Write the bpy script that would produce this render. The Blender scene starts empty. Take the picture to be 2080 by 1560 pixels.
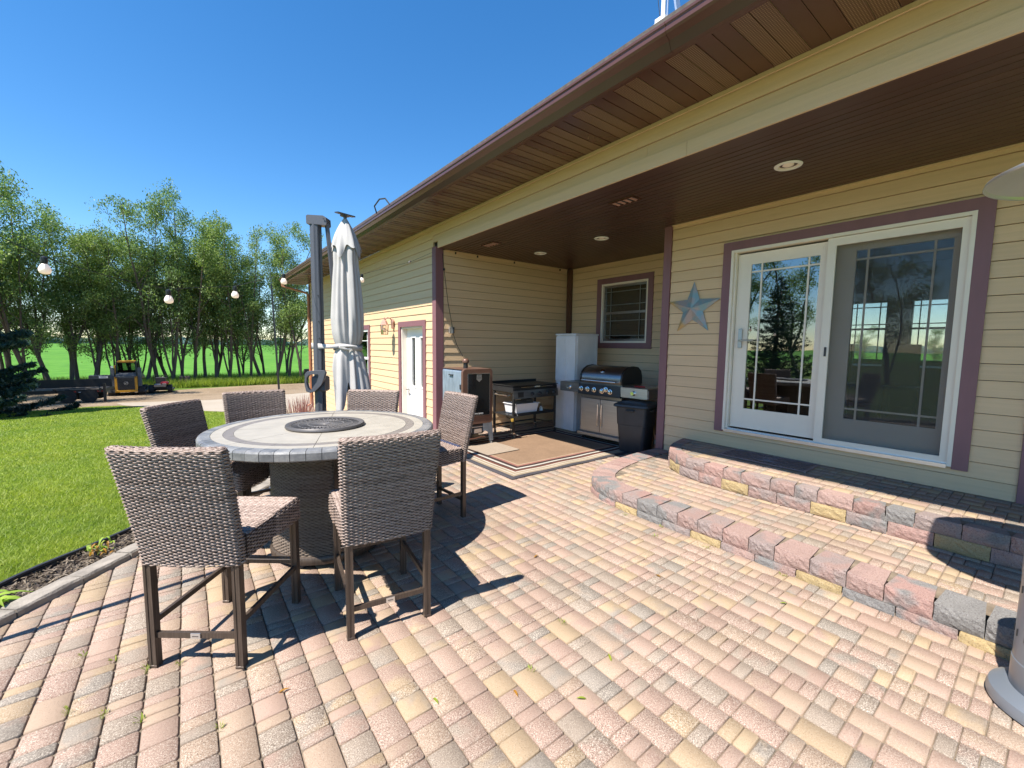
import bpy, math, random
import numpy as np
from mathutils import Vector, Matrix
random.seed(7); rng = np.random.default_rng(7)
C = bpy.context.scene.collection
sc = bpy.context.scene
# ------------------------------------------------------------------ camera
YAW, PITCH, ROLL, CAMZ = 0.652985, 0.0902576, 0.0120517, 1.5
cy_, sy_ = math.cos(YAW), math.sin(YAW)
fwd = Vector((sy_*math.cos(PITCH), cy_*math.cos(PITCH), -math.sin(PITCH)))
rgt = Vector((cy_, -sy_, 0)); upv = rgt.cross(fwd)
rr = math.cos(ROLL)*rgt + math.sin(ROLL)*upv; uu = -math.sin(ROLL)*rgt + math.cos(ROLL)*upv
cd = bpy.data.cameras.new('camera'); cam = bpy.data.objects.new('camera', cd); C.objects.link(cam)
cd.sensor_width = 36; cd.lens = 36*865.14/2080; cd.clip_start = .05; cd.clip_end = 3000
cam.matrix_world = Matrix(((rr.x, uu.x, -fwd.x, 0), (rr.y, uu.y, -fwd.y, 0), (rr.z, uu.z, -fwd.z, CAMZ), (0, 0, 0, 1)))
sc.camera = cam
# ------------------------------------------------------------------ sky, sun, exposure
SUN_EL = math.radians(57.6); SUN_DIR = Vector((-.985, -.172, 0)).normalized()   # horizontal direction towards the sun
w = bpy.data.worlds.new('World'); sc.world = w; w.use_nodes = True
nt = w.node_tree; nt.nodes.clear()
sky = nt.nodes.new('ShaderNodeTexSky'); sky.sky_type = 'NISHITA'; sky.sun_disc = False
sky.sun_elevation = SUN_EL; sky.sun_rotation = math.atan2(SUN_DIR.x, SUN_DIR.y)
sky.altitude = 300; sky.air_density = 1.0; sky.dust_density = 0.12; sky.ozone_density = 3.0
hs = nt.nodes.new('ShaderNodeHueSaturation'); hs.inputs['Saturation'].default_value = 1.3
bg = nt.nodes.new('ShaderNodeBackground'); bg.inputs['Strength'].default_value = 0.108
wo = nt.nodes.new('ShaderNodeOutputWorld')
nt.links.new(sky.outputs[0], hs.inputs['Color']); nt.links.new(hs.outputs[0], bg.inputs[0]); nt.links.new(bg.outputs[0], wo.inputs[0])
sd = bpy.data.lights.new('sun', 'SUN'); sd.energy = 5.0; sd.angle = math.radians(.5); sd.color = (1, .955, .88)
so = bpy.data.objects.new('sun', sd); C.objects.link(so)
tos = Vector((SUN_DIR.x*math.cos(SUN_EL), SUN_DIR.y*math.cos(SUN_EL), math.sin(SUN_EL)))
so.rotation_euler = tos.to_track_quat('Z', 'Y').to_euler(); so.location = (0, 0, 20)
sc.view_settings.view_transform = 'Standard'; sc.view_settings.look = 'None'
sc.view_settings.exposure = 1.08; sc.view_settings.gamma = 1
sc.render.engine = 'CYCLES'
sc.cycles.max_bounces = 8; sc.cycles.transparent_max_bounces = 12; sc.cycles.diffuse_bounces = 4

# ------------------------------------------------------------------ materials
def nodes(name):
    m = bpy.data.materials.new(name); m.use_nodes = True
    return m, m.node_tree, m.node_tree.nodes['Principled BSDF']
def ramp(nt, fac, stops):
    r = nt.nodes.new('ShaderNodeValToRGB'); e = r.color_ramp.elements
    while len(e) < len(stops): e.new(.5)
    for i, (p, c) in enumerate(stops): e[i].position = p; e[i].color = (*c, 1)
    nt.links.new(fac, r.inputs[0]); return r.outputs[0]
def coords(nt, scale=(1, 1, 1)):
    tc = nt.nodes.new('ShaderNodeTexCoord'); mp = nt.nodes.new('ShaderNodeMapping'); mp.inputs['Scale'].default_value = scale
    nt.links.new(tc.outputs['Object'], mp.inputs[0]); return mp.outputs[0]
def noise(nt, vec, scale, detail=3, rough=.55):
    n = nt.nodes.new('ShaderNodeTexNoise'); n.inputs['Scale'].default_value = scale; n.inputs['Detail'].default_value = detail
    n.inputs['Roughness'].default_value = rough; nt.links.new(vec, n.inputs['Vector']); return n.outputs['Fac']
def bump(nt, b, h, strength, dist=.01):
    bn = nt.nodes.new('ShaderNodeBump'); bn.inputs['Strength'].default_value = strength; bn.inputs['Distance'].default_value = dist
    nt.links.new(h, bn.inputs['Height']); nt.links.new(bn.outputs[0], b.inputs['Normal']); return bn
def mixc(nt, fac, a, b, mode='MIX'):
    x = nt.nodes.new('ShaderNodeMix'); x.data_type = 'RGBA'; x.blend_type = mode
    for s, v in ((x.inputs[0], fac), (x.inputs[6], a), (x.inputs[7], b)):
        if isinstance(v, (int, float)): s.default_value = v
        elif isinstance(v, tuple): s.default_value = (*v, 1)
        else: nt.links.new(v, s)
    return x.outputs[2]
def math_(nt, op, a, b=0.0, c=None):
    x = nt.nodes.new('ShaderNodeMath'); x.operation = op
    for i, v in enumerate((a, b, c)):
        if v is None: continue
        if isinstance(v, (int, float)): x.inputs[i].default_value = v
        else: nt.links.new(v, x.inputs[i])
    return x.outputs[0]
def sh(c, k): return tuple(min(1, v*k) for v in c)
def mat(name, col, rough=.6, metal=0., var=.12, scale=6., bmp=0., bscale=60., stretch=(1, 1, 1), fine=0., spec=.5, island=0.):
    m, nt, b = nodes(name)
    v = coords(nt, stretch)
    f = noise(nt, v, scale, 4)
    c = ramp(nt, f, [(.3, sh(col, 1-var)), (.7, sh(col, 1+var))])
    if fine: c = mixc(nt, noise(nt, v, 400, 1), c, mixc(nt, 1.0, c, (1-fine,)*3, 'MULTIPLY'))
    if island:
        oi = nt.nodes.new('ShaderNodeObjectInfo')
        c = mixc(nt, oi.outputs['Random'], mixc(nt, 1.0, c, (1-island,)*3, 'MULTIPLY'), mixc(nt, 1.0, c, (1+island*.6,)*3, 'MULTIPLY'))
    nt.links.new(c, b.inputs['Base Color'])
    b.inputs['Roughness'].default_value = rough; b.inputs['Metallic'].default_value = metal
    b.inputs['Specular IOR Level'].default_value = spec
    if bmp: bump(nt, b, noise(nt, v, bscale, 3), bmp, .004)
    return m
M = {}
M['siding'] = mat('siding_paint', (.68, .475, .28), .55, var=.05, scale=2, bmp=.35, bscale=30, stretch=(5, .6, 22), island=.05)
M['siding_x'] = mat('siding_paint_porch', (.68, .475, .28), .55, var=.05, scale=2, bmp=.35, bscale=30, stretch=(.6, 5, 22), island=.05)
M['trim'] = mat('plum_trim', (.215, .10, .112), .5, var=.06, scale=3, bmp=.2, bscale=40, stretch=(4, 4, .7))
M['brown_metal'] = mat('brown_metal', (.095, .040, .027), .25, var=.08, scale=2, spec=.6, island=.05)
M['ceiling'] = mat('ceiling_board', (.072, .032, .022), .38, var=.12, scale=3, stretch=(8, .5, 8), bmp=.12, bscale=40, island=.10)
M['white'] = mat('white_paint', (.84, .82, .78), .4, var=.03, scale=3)
M['white_in'] = mat('offwhite_frame', (.80, .71, .60), .4, var=.03, scale=3)
M['dark'] = mat('dark_plastic', (.035, .036, .04), .45, var=.15, scale=8)
M['black'] = mat('black_metal', (.02, .02, .021), .4, var=.15, scale=8, spec=.5)
M['steel'] = mat('stainless_steel', (.50, .49, .49), .42, 1.0, var=.08, scale=3, stretch=(1, 1, 20))
M['steel_dark'] = mat('dark_steel', (.27, .26, .26), .35, 1.0, var=.15, scale=3, stretch=(1, 1, 12))
M['chrome'] = mat('chrome', (.75, .75, .74), .12, 1.0, var=.02)
M['resin'] = mat('resin_cabinet', (.74, .73, .74), .45, var=.06, scale=4)
M['bronze_leg'] = mat('brushed_bronze_leg', (.085, .062, .048), .38, .35, var=.35, scale=9, stretch=(14, 14, .6))
M['mast'] = mat('umbrella_mast', (.085, .086, .10), .45, .15, var=.06, scale=3)
M['fabric'] = mat('canopy_fabric', (.42, .395, .375), .85, var=.04, scale=5, bmp=.12, bscale=300)
M['rust'] = mat('copper_paint', (.42, .19, .11), .45, .2, var=.15, scale=8)
M['pinkcopper'] = mat('faded_copper', (.46, .26, .2), .5, .3, var=.12, scale=12)
M['loader_grey'] = mat('loader_grey', (.07, .075, .08), .45, .1, var=.2, scale=5)
M['bulb'] = mat('frosted_bulb', (.93, .80, .70), .25, var=.02)
m_, nt_, b_ = nodes('lit_bulb'); b_.inputs['Base Color'].default_value = (.9, .78, .68, 1); b_.inputs['Emission Color'].default_value = (1, .72, .5, 1); b_.inputs['Emission Strength'].default_value = .2; b_.inputs['Roughness'].default_value = .25; M['litbulb'] = m_
M['heater'] = mat('heater_grey', (.21, .235, .27), .33, .45, var=.06, scale=3)
M['alu'] = mat('aluminium', (.72, .70, .69), .35, .85, var=.05)
M['smoker_brown'] = mat('smoker_brown', (.16, .085, .06), .35, .3, var=.15, scale=5)
M['smoker_side'] = mat('smoker_galvanised', (.30, .36, .42), .45, .5, var=.2, scale=6, stretch=(3, 3, 1))
M['yellow'] = mat('machine_yellow', (.50, .25, .02), .4, var=.1, scale=5)
M['red'] = mat('mower_red', (.33, .02, .025), .35, var=.1)
M['rubber'] = mat('rubber', (.02, .019, .018), .8, var=.2, scale=12)
M['conc'] = mat('kerb_concrete', (.30, .26, .215), .85, var=.25, scale=14, bmp=.9, bscale=90, fine=.25)
M['plank_wood'] = mat('trailer_wood', (.12, .10, .08), .8, var=.25, scale=8)
M['bark'] = mat('bark', (.105, .08, .06), .9, var=.4, scale=5, bmp=1., bscale=22, stretch=(3, 3, .6))
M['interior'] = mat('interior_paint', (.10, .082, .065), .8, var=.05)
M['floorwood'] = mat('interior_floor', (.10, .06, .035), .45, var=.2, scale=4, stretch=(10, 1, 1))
M['roof'] = mat('roof_shingle', (.09, .07, .06), .9, var=.3, scale=20, bmp=.5)
M['mat_rubber'] = mat('door_mat_rubber', (.22, .15, .15), .6, var=.2, scale=20)
M['sand'] = mat('joint_sand', (.20, .155, .11), .95, var=.35, scale=9, bmp=.8, bscale=200, fine=.3)
M['tan_mat'] = mat('tan_mat', (.27, .21, .155), .9, var=.12, scale=30, bmp=.5, bscale=120)
M['red_led'] = mat('red_plastic', (.45, .03, .02), .4)
M['gold'] = mat('yellow_plug', (.55, .35, .06), .5)
M['cushion'] = mat('dark_blue_edge', (.03, .034, .07), .8, var=.2, scale=20)

def glass(name, tint=(.9, .95, .93), k=1.7, base=.05, rough=0.0):
    m = bpy.data.materials.new(name); m.use_nodes = True; nt = m.node_tree; nt.nodes.clear()
    fr = nt.nodes.new('ShaderNodeFresnel'); fr.inputs['IOR'].default_value = 1.5
    f = math_(nt, 'MULTIPLY_ADD', fr.outputs[0], k, base)
    f = math_(nt, 'MINIMUM', f, 1.0)
    t = nt.nodes.new('ShaderNodeBsdfTransparent'); t.inputs[0].default_value = (*tint, 1)
    g = nt.nodes.new('ShaderNodeBsdfGlossy'); g.inputs['Roughness'].default_value = rough
    x = nt.nodes.new('ShaderNodeMixShader'); o = nt.nodes.new('ShaderNodeOutputMaterial')
    nt.links.new(f, x.inputs[0]); nt.links.new(t.outputs[0], x.inputs[1]); nt.links.new(g.outputs[0], x.inputs[2]); nt.links.new(x.outputs[0], o.inputs[0])
    n = nt.nodes.new('ShaderNodeTexNoise'); n.inputs['Scale'].default_value = 1.6; tc = nt.nodes.new('ShaderNodeTexCoord')
    nt.links.new(tc.outputs['Object'], n.inputs['Vector'])
    b = nt.nodes.new('ShaderNodeBump'); b.inputs['Strength'].default_value = .12; b.inputs['Distance'].default_value = .01
    nt.links.new(n.outputs[0], b.inputs['Height']); nt.links.new(b.outputs[0], g.inputs['Normal'])
    return m
M['glass'] = glass('door_glass', (.55, .6, .58), 3.4, .10)
M['glass_dim'] = glass('window_glass', (.45, .5, .48), 1.6, .03)
M['glass_fixed'] = glass('fixed_door_glass', (.85, .9, .88), 1.6, .04)
M['lamp_glass'] = glass('lamp_glass', (.95, .93, .88), 1.2, .02)
def screen_mat():
    m = bpy.data.materials.new('insect_screen'); m.use_nodes = True; nt = m.node_tree; nt.nodes.clear()
    t = nt.nodes.new('ShaderNodeBsdfTransparent'); d = nt.nodes.new('ShaderNodeBsdfDiffuse'); d.inputs[0].default_value = (.085, .08, .08, 1)
    x = nt.nodes.new('ShaderNodeMixShader'); x.inputs[0].default_value = .30
    o = nt.nodes.new('ShaderNodeOutputMaterial')
    nt.links.new(t.outputs[0], x.inputs[1]); nt.links.new(d.outputs[0], x.inputs[2]); nt.links.new(x.outputs[0], o.inputs[0]); return m
M['screen'] = screen_mat()

def paver_mat(name, bright=1.0):
    m, nt, b = nodes(name)
    a = nt.nodes.new('ShaderNodeAttribute'); a.attribute_name = 'pcol'
    v = coords(nt)
    a2 = nt.nodes.new('ShaderNodeAttribute'); a2.attribute_name = 'pcol2'
    blend = ramp(nt, noise(nt, v, 7.5, 2), [(.42, (0, 0, 0)), (.6, (1, 1, 1))])
    c = mixc(nt, blend, a.outputs['Color'], a2.outputs['Color'])
    gr = noise(nt, v, 200, 3, .75)
    c = mixc(nt, math_(nt, 'MULTIPLY', a.outputs['Alpha'], ramp(nt, gr, [(.36, (1, 1, 1)), (.45, (0, 0, 0))])), c, mixc(nt, 1.0, c, (.28, .25, .24), 'MULTIPLY'))
    c = mixc(nt, math_(nt, 'MULTIPLY', a.outputs['Alpha'], ramp(nt, gr, [(.55, (0, 0, 0)), (.61, (1, 1, 1))])), c, (.54, .47, .40))
    vo = nt.nodes.new('ShaderNodeTexVoronoi'); vo.inputs['Scale'].default_value = 120; nt.links.new(v, vo.inputs['Vector'])
    c = mixc(nt, ramp(nt, vo.outputs['Distance'], [(.12, (1, 1, 1)), (.2, (0, 0, 0))]), c, mixc(nt, 1.0, c, (.55, .52, .5), 'MULTIPLY'))
    st = noise(nt, v, 1.3, 4)
    c = mixc(nt, 1.0, c, ramp(nt, st, [(.3, (.84, .83, .80)), (.7, (1.06, 1.05, 1.02))]), 'MULTIPLY')
    nt.links.new(c, b.inputs['Base Color']); b.inputs['Roughness'].default_value = .82; b.inputs['Specular IOR Level'].default_value = .35
    bump(nt, b, math_(nt, 'ADD', gr, noise(nt, v, 60, 2)), .55, .003)
    return m
M['paver'] = paver_mat('paver_concrete')
def block_mat():
    m, nt, b = nodes('split_face_block')
    a = nt.nodes.new('ShaderNodeAttribute'); a.attribute_name = 'pcol'
    a2 = nt.nodes.new('ShaderNodeAttribute'); a2.attribute_name = 'pcol2'
    v = coords(nt)
    c = mixc(nt, ramp(nt, noise(nt, v, 5.5, 2), [(.44, (0, 0, 0)), (.56, (1, 1, 1))]), a.outputs['Color'], a2.outputs['Color'])
    g = noise(nt, v, 150, 4, .7)
    c = mixc(nt, ramp(nt, g, [(.35, (1, 1, 1)), (.47, (0, 0, 0))]), c, mixc(nt, 1.0, c, (.5, .45, .45), 'MULTIPLY'))
    c = mixc(nt, ramp(nt, g, [(.6, (0, 0, 0)), (.68, (.6, .6, .6))]), c, (.40, .37, .34))
    nt.links.new(c, b.inputs['Base Color']); b.inputs['Roughness'].default_value = .85; b.inputs['Specular IOR Level'].default_value = .3
    geo = nt.nodes.new('ShaderNodeNewGeometry')
    bump(nt, b, math_(nt, 'ADD', noise(nt, v, 38, 5, .75), math_(nt, 'MULTIPLY', g, .25)), .9, .012)
    return m
M['block'] = block_mat()
def wicker_mat(name, a, bcol, c3):
    m, nt, b = nodes(name); v = coords(nt)
    at = nt.nodes.new('ShaderNodeAttribute'); at.attribute_name = 'row'
    f = math_(nt, 'ADD', math_(nt, 'MULTIPLY', at.outputs['Fac'], .22), math_(nt, 'MULTIPLY', noise(nt, v, 55, 4, .7), .85))
    c = ramp(nt, f, [(.25, bcol), (.5, a), (.8, c3)])
    nt.links.new(c, b.inputs['Base Color']); b.inputs['Roughness'].default_value = .5; b.inputs['Specular IOR Level'].default_value = .4
    bump(nt, b, noise(nt, coords(nt, (1, 1, 1)), 500, 1), .15, .001); return m
M['wicker'] = wicker_mat('wicker_resin', (.265, .192, .156), (.10, .066, .05), (.41, .325, .28))
M['wicker_base'] = wicker_mat('wicker_resin_table', (.16, .12, .092), (.10, .07, .05), (.23, .185, .15))
M['wicker_back'] = mat('wicker_core', (.03, .02, .016), .9)
def leaf_mat(name, c1, c2, transl=.35, patch=0):
    m = bpy.data.materials.new(name); m.use_nodes = True; nt = m.node_tree; nt.nodes.clear()
    g = nt.nodes.new('ShaderNodeNewGeometry'); r = ramp(nt, g.outputs['Random Per Island'], [(0, c1), (1, c2)])
    oi = nt.nodes.new('ShaderNodeObjectInfo')
    r = mixc(nt, oi.outputs['Random'], r, mixc(nt, 1.0, r, (1.12, 1.05, .8), 'MULTIPLY'))
    if patch:
        pn = noise(nt, coords(nt), patch, 4, .6); r = mixc(nt, ramp(nt, pn, [(.38, (0, 0, 0)), (.66, (1, 1, 1))]), r, mixc(nt, 1.0, r, (1.25, 1.12, 1.0), 'MULTIPLY')); pn2 = noise(nt, coords(nt), patch*4.3, 3, .6); r = mixc(nt, ramp(nt, pn2, [(.35, (.6, .6, .6)), (.5, (0, 0, 0))]), r, mixc(nt, 1.0, r, (.62, .72, .7), 'MULTIPLY'))
    d = nt.nodes.new('ShaderNodeBsdfPrincipled'); d.inputs['Roughness'].default_value = .5; d.inputs['Specular IOR Level'].default_value = .3
    t = nt.nodes.new('ShaderNodeBsdfTranslucent'); x = nt.nodes.new('ShaderNodeMixShader'); x.inputs[0].default_value = transl
    o = nt.nodes.new('ShaderNodeOutputMaterial'); nt.links.new(r, d.inputs['Base Color']); nt.links.new(mixc(nt, 1.0, r, (1.3, 1.45, .6), 'MULTIPLY'), t.inputs[0])
    nt.links.new(d.outputs[0], x.inputs[1]); nt.links.new(t.outputs[0], x.inputs[2]); nt.links.new(x.outputs[0], o.inputs[0]); return m
M['leaf'] = leaf_mat('poplar_leaf', (.06, .12, .032), (.27, .36, .14))
M['needle'] = leaf_mat('spruce_needle', (.018, .042, .034), (.045, .085, .065), .1)
M['grassblade'] = leaf_mat('grass_blade', (.14, .22, .03), (.32, .40, .095), .4, .9)
M['weed'] = leaf_mat('weed_leaf', (.16, .24, .03), (.30, .34, .05), .4)
M['hosta'] = leaf_mat('hosta_leaf', (.20, .36, .05), (.42, .55, .12), .4)
M['redweed'] = leaf_mat('red_leaf', (.30, .10, .02), (.40, .24, .05), .4)
M['salvia'] = leaf_mat('salvia_spike', (.34, .15, .17), (.45, .26, .24), .3)
M['mulch'] = leaf_mat('mulch_chip', (.035, .026, .022), (.20, .165, .145), 0.0)

def ground_mat(name, cols, scale, bmp=.4, bs=60, big=.2, rough=.95):
    m, nt, b = nodes(name); v = coords(nt)
    f = math_(nt, 'ADD', math_(nt, 'MULTIPLY', noise(nt, v, scale, 5), .6), math_(nt, 'MULTIPLY', noise(nt, v, big, 4), .4))
    nt.links.new(ramp(nt, f, [(.36, cols[0]), (.5, cols[1]), (.64, cols[2])]), b.inputs['Base Color'])
    b.inputs['Roughness'].default_value = rough; b.inputs['Specular IOR Level'].default_value = .2
    if bmp: bump(nt, b, noise(nt, v, bs, 4), bmp, .02)
    return m
M['lawn'] = ground_mat('lawn_soil', ((.06, .095, .014), (.085, .14, .02), (.12, .165, .03)), 25, .6, 90, .8)
M['field'] = ground_mat('crop_field', ((.05, .15, .014), (.075, .20, .018), (.11, .25, .03)), .8, .5, 12, .02)
M['gravel'] = ground_mat('gravel_yard', ((.16, .115, .07), (.24, .175, .115), (.30, .23, .16)), 12, .5, 80, .35)
M['drive'] = ground_mat('pale_drive', ((.30, .25, .19), (.34, .285, .225), (.37, .32, .26)), 20, .3, 100, .4)
M['hills'] = ground_mat('far_treeline', ((.05, .09, .09), (.07, .12, .11), (.09, .14, .12)), .1, 0)

# ------------------------------------------------------------------ mesh helpers
class MB:
    def __init__(s): s.v = []; s.f = []; s.mi = []; s.cur = 0
    def add(s, vs, fs):
        n = len(s.v); s.v += [tuple(map(float, p)) for p in vs]; s.f += [tuple(n+i for i in f) for f in fs]; s.mi += [s.cur]*len(fs); return s
    def box(s, x0, x1, y0, y1, z0, z1, bev=0):
        if x0 > x1: x0, x1 = x1, x0
        if y0 > y1: y0, y1 = y1, y0
        if bev:
            b = bev; P = []
            for z, i in ((z0, b), (z0+b, 0), (z1-b, 0), (z1, b)):
                P += [(x0+i, y0+i+0, z), (x1-i, y0+i, z), (x1-i, y1-i, z), (x0+i, y1-i, z)]
            fs = [(3, 2, 1, 0), (12, 13, 14, 15)]
            for k in range(3):
                for j in range(4): fs.append((k*4+j, k*4+(j+1) % 4, k*4+4+(j+1) % 4, k*4+4+j))
            return s.add(P, fs)
        P = [(x0, y0, z0), (x1, y0, z0), (x1, y1, z0), (x0, y1, z0), (x0, y0, z1), (x1, y0, z1), (x1, y1, z1), (x0, y1, z1)]
        return s.add(P, [(3, 2, 1, 0), (4, 5, 6, 7), (0, 1, 5, 4), (1, 2, 6, 5), (2, 3, 7, 6), (3, 0, 4, 7)])
    def prism(s, poly, axis, a, b):
        """extrude a 2-D polygon along axis; the polygon gives the two other coordinates in xyz order"""
        n = len(poly); P = []
        for t in (a, b):
            for p in poly:
                q = list(p); q.insert('xyz'.index(axis), t); P.append(tuple(q))
        return s.add(P, [tuple(range(n))[::-1], tuple(range(n, 2*n))] + [(i, (i+1) % n, n+(i+1) % n, n+i) for i in range(n)])
    def bar(s, a, b, w_, h_=None, upd=(0, 0, 1)):
        a = Vector(a); b = Vector(b); d = (b-a).normalized(); h_ = h_ or w_
        u = Vector(upd)
        if abs(d.dot(u)) > .98: u = Vector((0, 1, 0))
        x = d.cross(u).normalized(); y = x.cross(d)
        P = [e + x*sx*w_/2 + y*sy*h_/2 for e in (a, b) for sx, sy in ((-1, -1), (1, -1), (1, 1), (-1, 1))]
        return s.add(P, [(3, 2, 1, 0), (4, 5, 6, 7), (0, 1, 5, 4), (1, 2, 6, 5), (2, 3, 7, 6), (3, 0, 4, 7)])
    def lathe(s, prof, c=(0, 0, 0), n=24, axis='z', cap=True):
        P = []
        for r, z in prof:
            for k in range(n):
                a = 2*math.pi*k/n; p = (r*math.cos(a), r*math.sin(a), z)
                if axis == 'y': p = (p[0], z, p[1])
                if axis == 'x': p = (z, p[0], p[1])
                P.append((p[0]+c[0], p[1]+c[1], p[2]+c[2]))
        m = len(prof); fs = [(i*n+k, i*n+(k+1) % n, (i+1)*n+(k+1) % n, (i+1)*n+k) for i in range(m-1) for k in range(n)]
        if cap: fs += [tuple(range(n))[::-1], tuple((m-1)*n+k for k in range(n))]
        return s.add(P, fs)
    def tube(s, pts, rad, n=8):
        pts = [Vector(p) for p in pts]; rad = rad if isinstance(rad, (list, tuple)) else [rad]*len(pts); P = []; prev = None
        for i, p in enumerate(pts):
            d = (pts[min(i+1, len(pts)-1)] - pts[max(i-1, 0)]).normalized()
            if prev is None:
                x = d.orthogonal().normalized()
            else:
                x = (prev - d*prev.dot(d)).normalized()
            prev = x; y = d.cross(x)
            for k in range(n):
                a = 2*math.pi*k/n; P.append(p + (x*math.cos(a)+y*math.sin(a))*rad[i])
        m = len(pts)
        return s.add(P, [(i*n+k, i*n+(k+1) % n, (i+1)*n+(k+1) % n, (i+1)*n+k) for i in range(m-1) for k in range(n)] + [tuple(range(n))[::-1], tuple((m-1)*n+k for k in range(n))])
    def sphere(s, c, r, n=12, m=8, sz=1.):
        prof = [(max(1e-4, r*math.sin(math.pi*i/m)), -r*sz*math.cos(math.pi*i/m)) for i in range(m+1)]
        return s.lathe(prof, c, n)
    def build(s, name, mats, parent=None, smooth=False, attrs=None):
        me = bpy.data.meshes.new(name); me.from_pydata(s.v, [], s.f); me.validate(verbose=False)
        for m in (mats if isinstance(mats, (list, tuple)) else [mats]): me.materials.append(m)
        if len(me.polygons) == len(s.mi) and max(s.mi or [0]) > 0: me.polygons.foreach_set('material_index', s.mi)
        if smooth:
            me.polygons.foreach_set('use_smooth', [True]*len(me.polygons))
            if smooth != 'all':
                try: me.set_sharp_from_angle(angle=math.radians(smooth if smooth is not True else 38))
                except Exception: pass
        o = bpy.data.objects.new(name, me); C.objects.link(o)
        if parent is not None: o.parent = parent
        return o
def npmesh(name, V, F, mats, parent=None, smooth=False, fattr=None):
    """numpy verts (n,3) and quads (m,4) or tris (m,3)"""
    me = bpy.data.meshes.new(name); V = np.asarray(V, np.float32); F = np.asarray(F, np.int32); k = F.shape[1]
    me.vertices.add(len(V)); me.vertices.foreach_set('co', V.ravel()); me.loops.add(F.size); me.loops.foreach_set('vertex_index', F.ravel())
    me.polygons.add(len(F)); me.polygons.foreach_set('loop_start', np.arange(0, F.size, k, dtype=np.int32))
    try: me.polygons.foreach_set('loop_total', np.full(len(F), k, np.int32))
    except Exception: pass
    for m in (mats if isinstance(mats, (list, tuple)) else [mats]): me.materials.append(m)
    if smooth: me.polygons.foreach_set('use_smooth', np.ones(len(F), bool))
    if fattr:
        for an, (dom, typ, data) in fattr.items():
            at = me.attributes.new(an, typ, dom)
            at.data.foreach_set('value' if typ == 'FLOAT' else 'color', np.asarray(data, np.float32).ravel())
    me.update(calc_edges=True)
    o = bpy.data.objects.new(name, me); C.objects.link(o)
    if parent is not None: o.parent = parent
    return o
def tag(o, label=None, cat=None, group=None, kind=None):
    if label: o['label'] = label
    if cat: o['category'] = cat
    if group: o['group'] = group
    if kind: o['kind'] = kind
    return o
def empty(name, loc=(0, 0, 0), rz=0, label=None, cat=None, group=None, kind=None):
    o = bpy.data.objects.new(name, None); C.objects.link(o); o.location = loc; o.rotation_euler = (0, 0, rz); o.empty_display_size = .1
    return tag(o, label, cat, group, kind)
def kids(o): return [c for c in bpy.data.objects if c.parent is o]
def copy_tree(o, parent=None, _map=None):
    if _map is None:
        _map = {}
        for c in bpy.data.objects:
            if c.parent: _map.setdefault(c.parent.name, []).append(c)
    c = o.copy(); C.objects.link(c)
    if parent is not None: c.parent = parent
    for ch in _map.get(o.name, []): copy_tree(ch, c, _map)
    return c
def text_obj(name, body, size, loc, rot, m, parent=None, ext=.0008, align='CENTER'):
    cu = bpy.data.curves.new(name, 'FONT'); cu.body = body; cu.size = size; cu.extrude = ext; cu.align_x = align; cu.align_y = 'CENTER'
    tmp = bpy.data.objects.new(name+'_source', cu); me = bpy.data.meshes.new_from_object(tmp); me.materials.clear(); me.materials.append(m)
    bpy.data.objects.remove(tmp); o = bpy.data.objects.new(name, me); C.objects.link(o); o.location = loc; o.rotation_euler = rot
    if parent is not None: o.parent = parent
    return o

# ================================================================== GROUND
def TZ(y):
    "the yard falls away gently beyond the patio"
    return -.066*(min(max(y, 6.4), 34.)-6.4)
def TZa(y): return -.066*(np.clip(y, 6.4, 34.)-6.4)
import bmesh
def sheet(name, poly, z, m, kind='structure'):
    bm = bmesh.new(); bm.faces.new([bm.verts.new((x, y, 0)) for x, y in poly])
    for yy in (6.4, 34.): bmesh.ops.bisect_plane(bm, geom=bm.verts[:]+bm.edges[:]+bm.faces[:], plane_co=(0, yy, 0), plane_no=(0, 1, 0))
    bmesh.ops.triangulate(bm, faces=bm.faces[:])
    for f in bm.faces:
        if f.normal.z < 0: f.normal_flip()
    for v in bm.verts: v.co.z = z+TZ(v.co.y)
    me = bpy.data.meshes.new(name); bm.to_mesh(me); bm.free(); me.materials.append(m if not isinstance(m, str) else M[m])
    o = bpy.data.objects.new(name, me); C.objects.link(o); return tag(o, kind=kind)
def proj(x, y, z):
    v = Vector((x, y, z-CAMZ)); d = v.dot(fwd)
    if d < .05: return None
    return 1040+865.14*v.dot(rr)/d, 780-865.14*v.dot(uu)/d, d
def offset(path, d):
    out = []
    for i, p in enumerate(path):
        a = path[max(i-1, 0)]; b = path[min(i+1, len(path)-1)]
        t = Vector((b[0]-a[0], b[1]-a[1])).normalized(); out.append((p[0]-t.y*d, p[1]+t.x*d))
    return out
def smooth_path(P, n=3):
    for _ in range(n):
        Q = [P[0]]
        for a, b in zip(P, P[1:]): Q += [(a[0]*.75+b[0]*.25, a[1]*.75+b[1]*.25), (a[0]*.25+b[0]*.75, a[1]*.25+b[1]*.75)]
        P = Q + [P[-1]]
    return P
def walk(path, step_fn):
    """cut a polyline into consecutive segments of the lengths given by step_fn()"""
    pts = [Vector(p) for p in path]; L = [0]
    for a, b in zip(pts, pts[1:]): L.append(L[-1]+(b-a).length)
    def at(s):
        s = min(max(s, 0), L[-1])
        for i in range(len(L)-1):
            if s <= L[i+1] or i == len(L)-2:
                return pts[i].lerp(pts[i+1], (s-L[i])/max(1e-9, L[i+1]-L[i]))
    s = 0; out = []
    while s < L[-1]-.02:
        e = min(L[-1], s+step_fn()); out.append((at(s), at(e))); s = e
    return out
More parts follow.
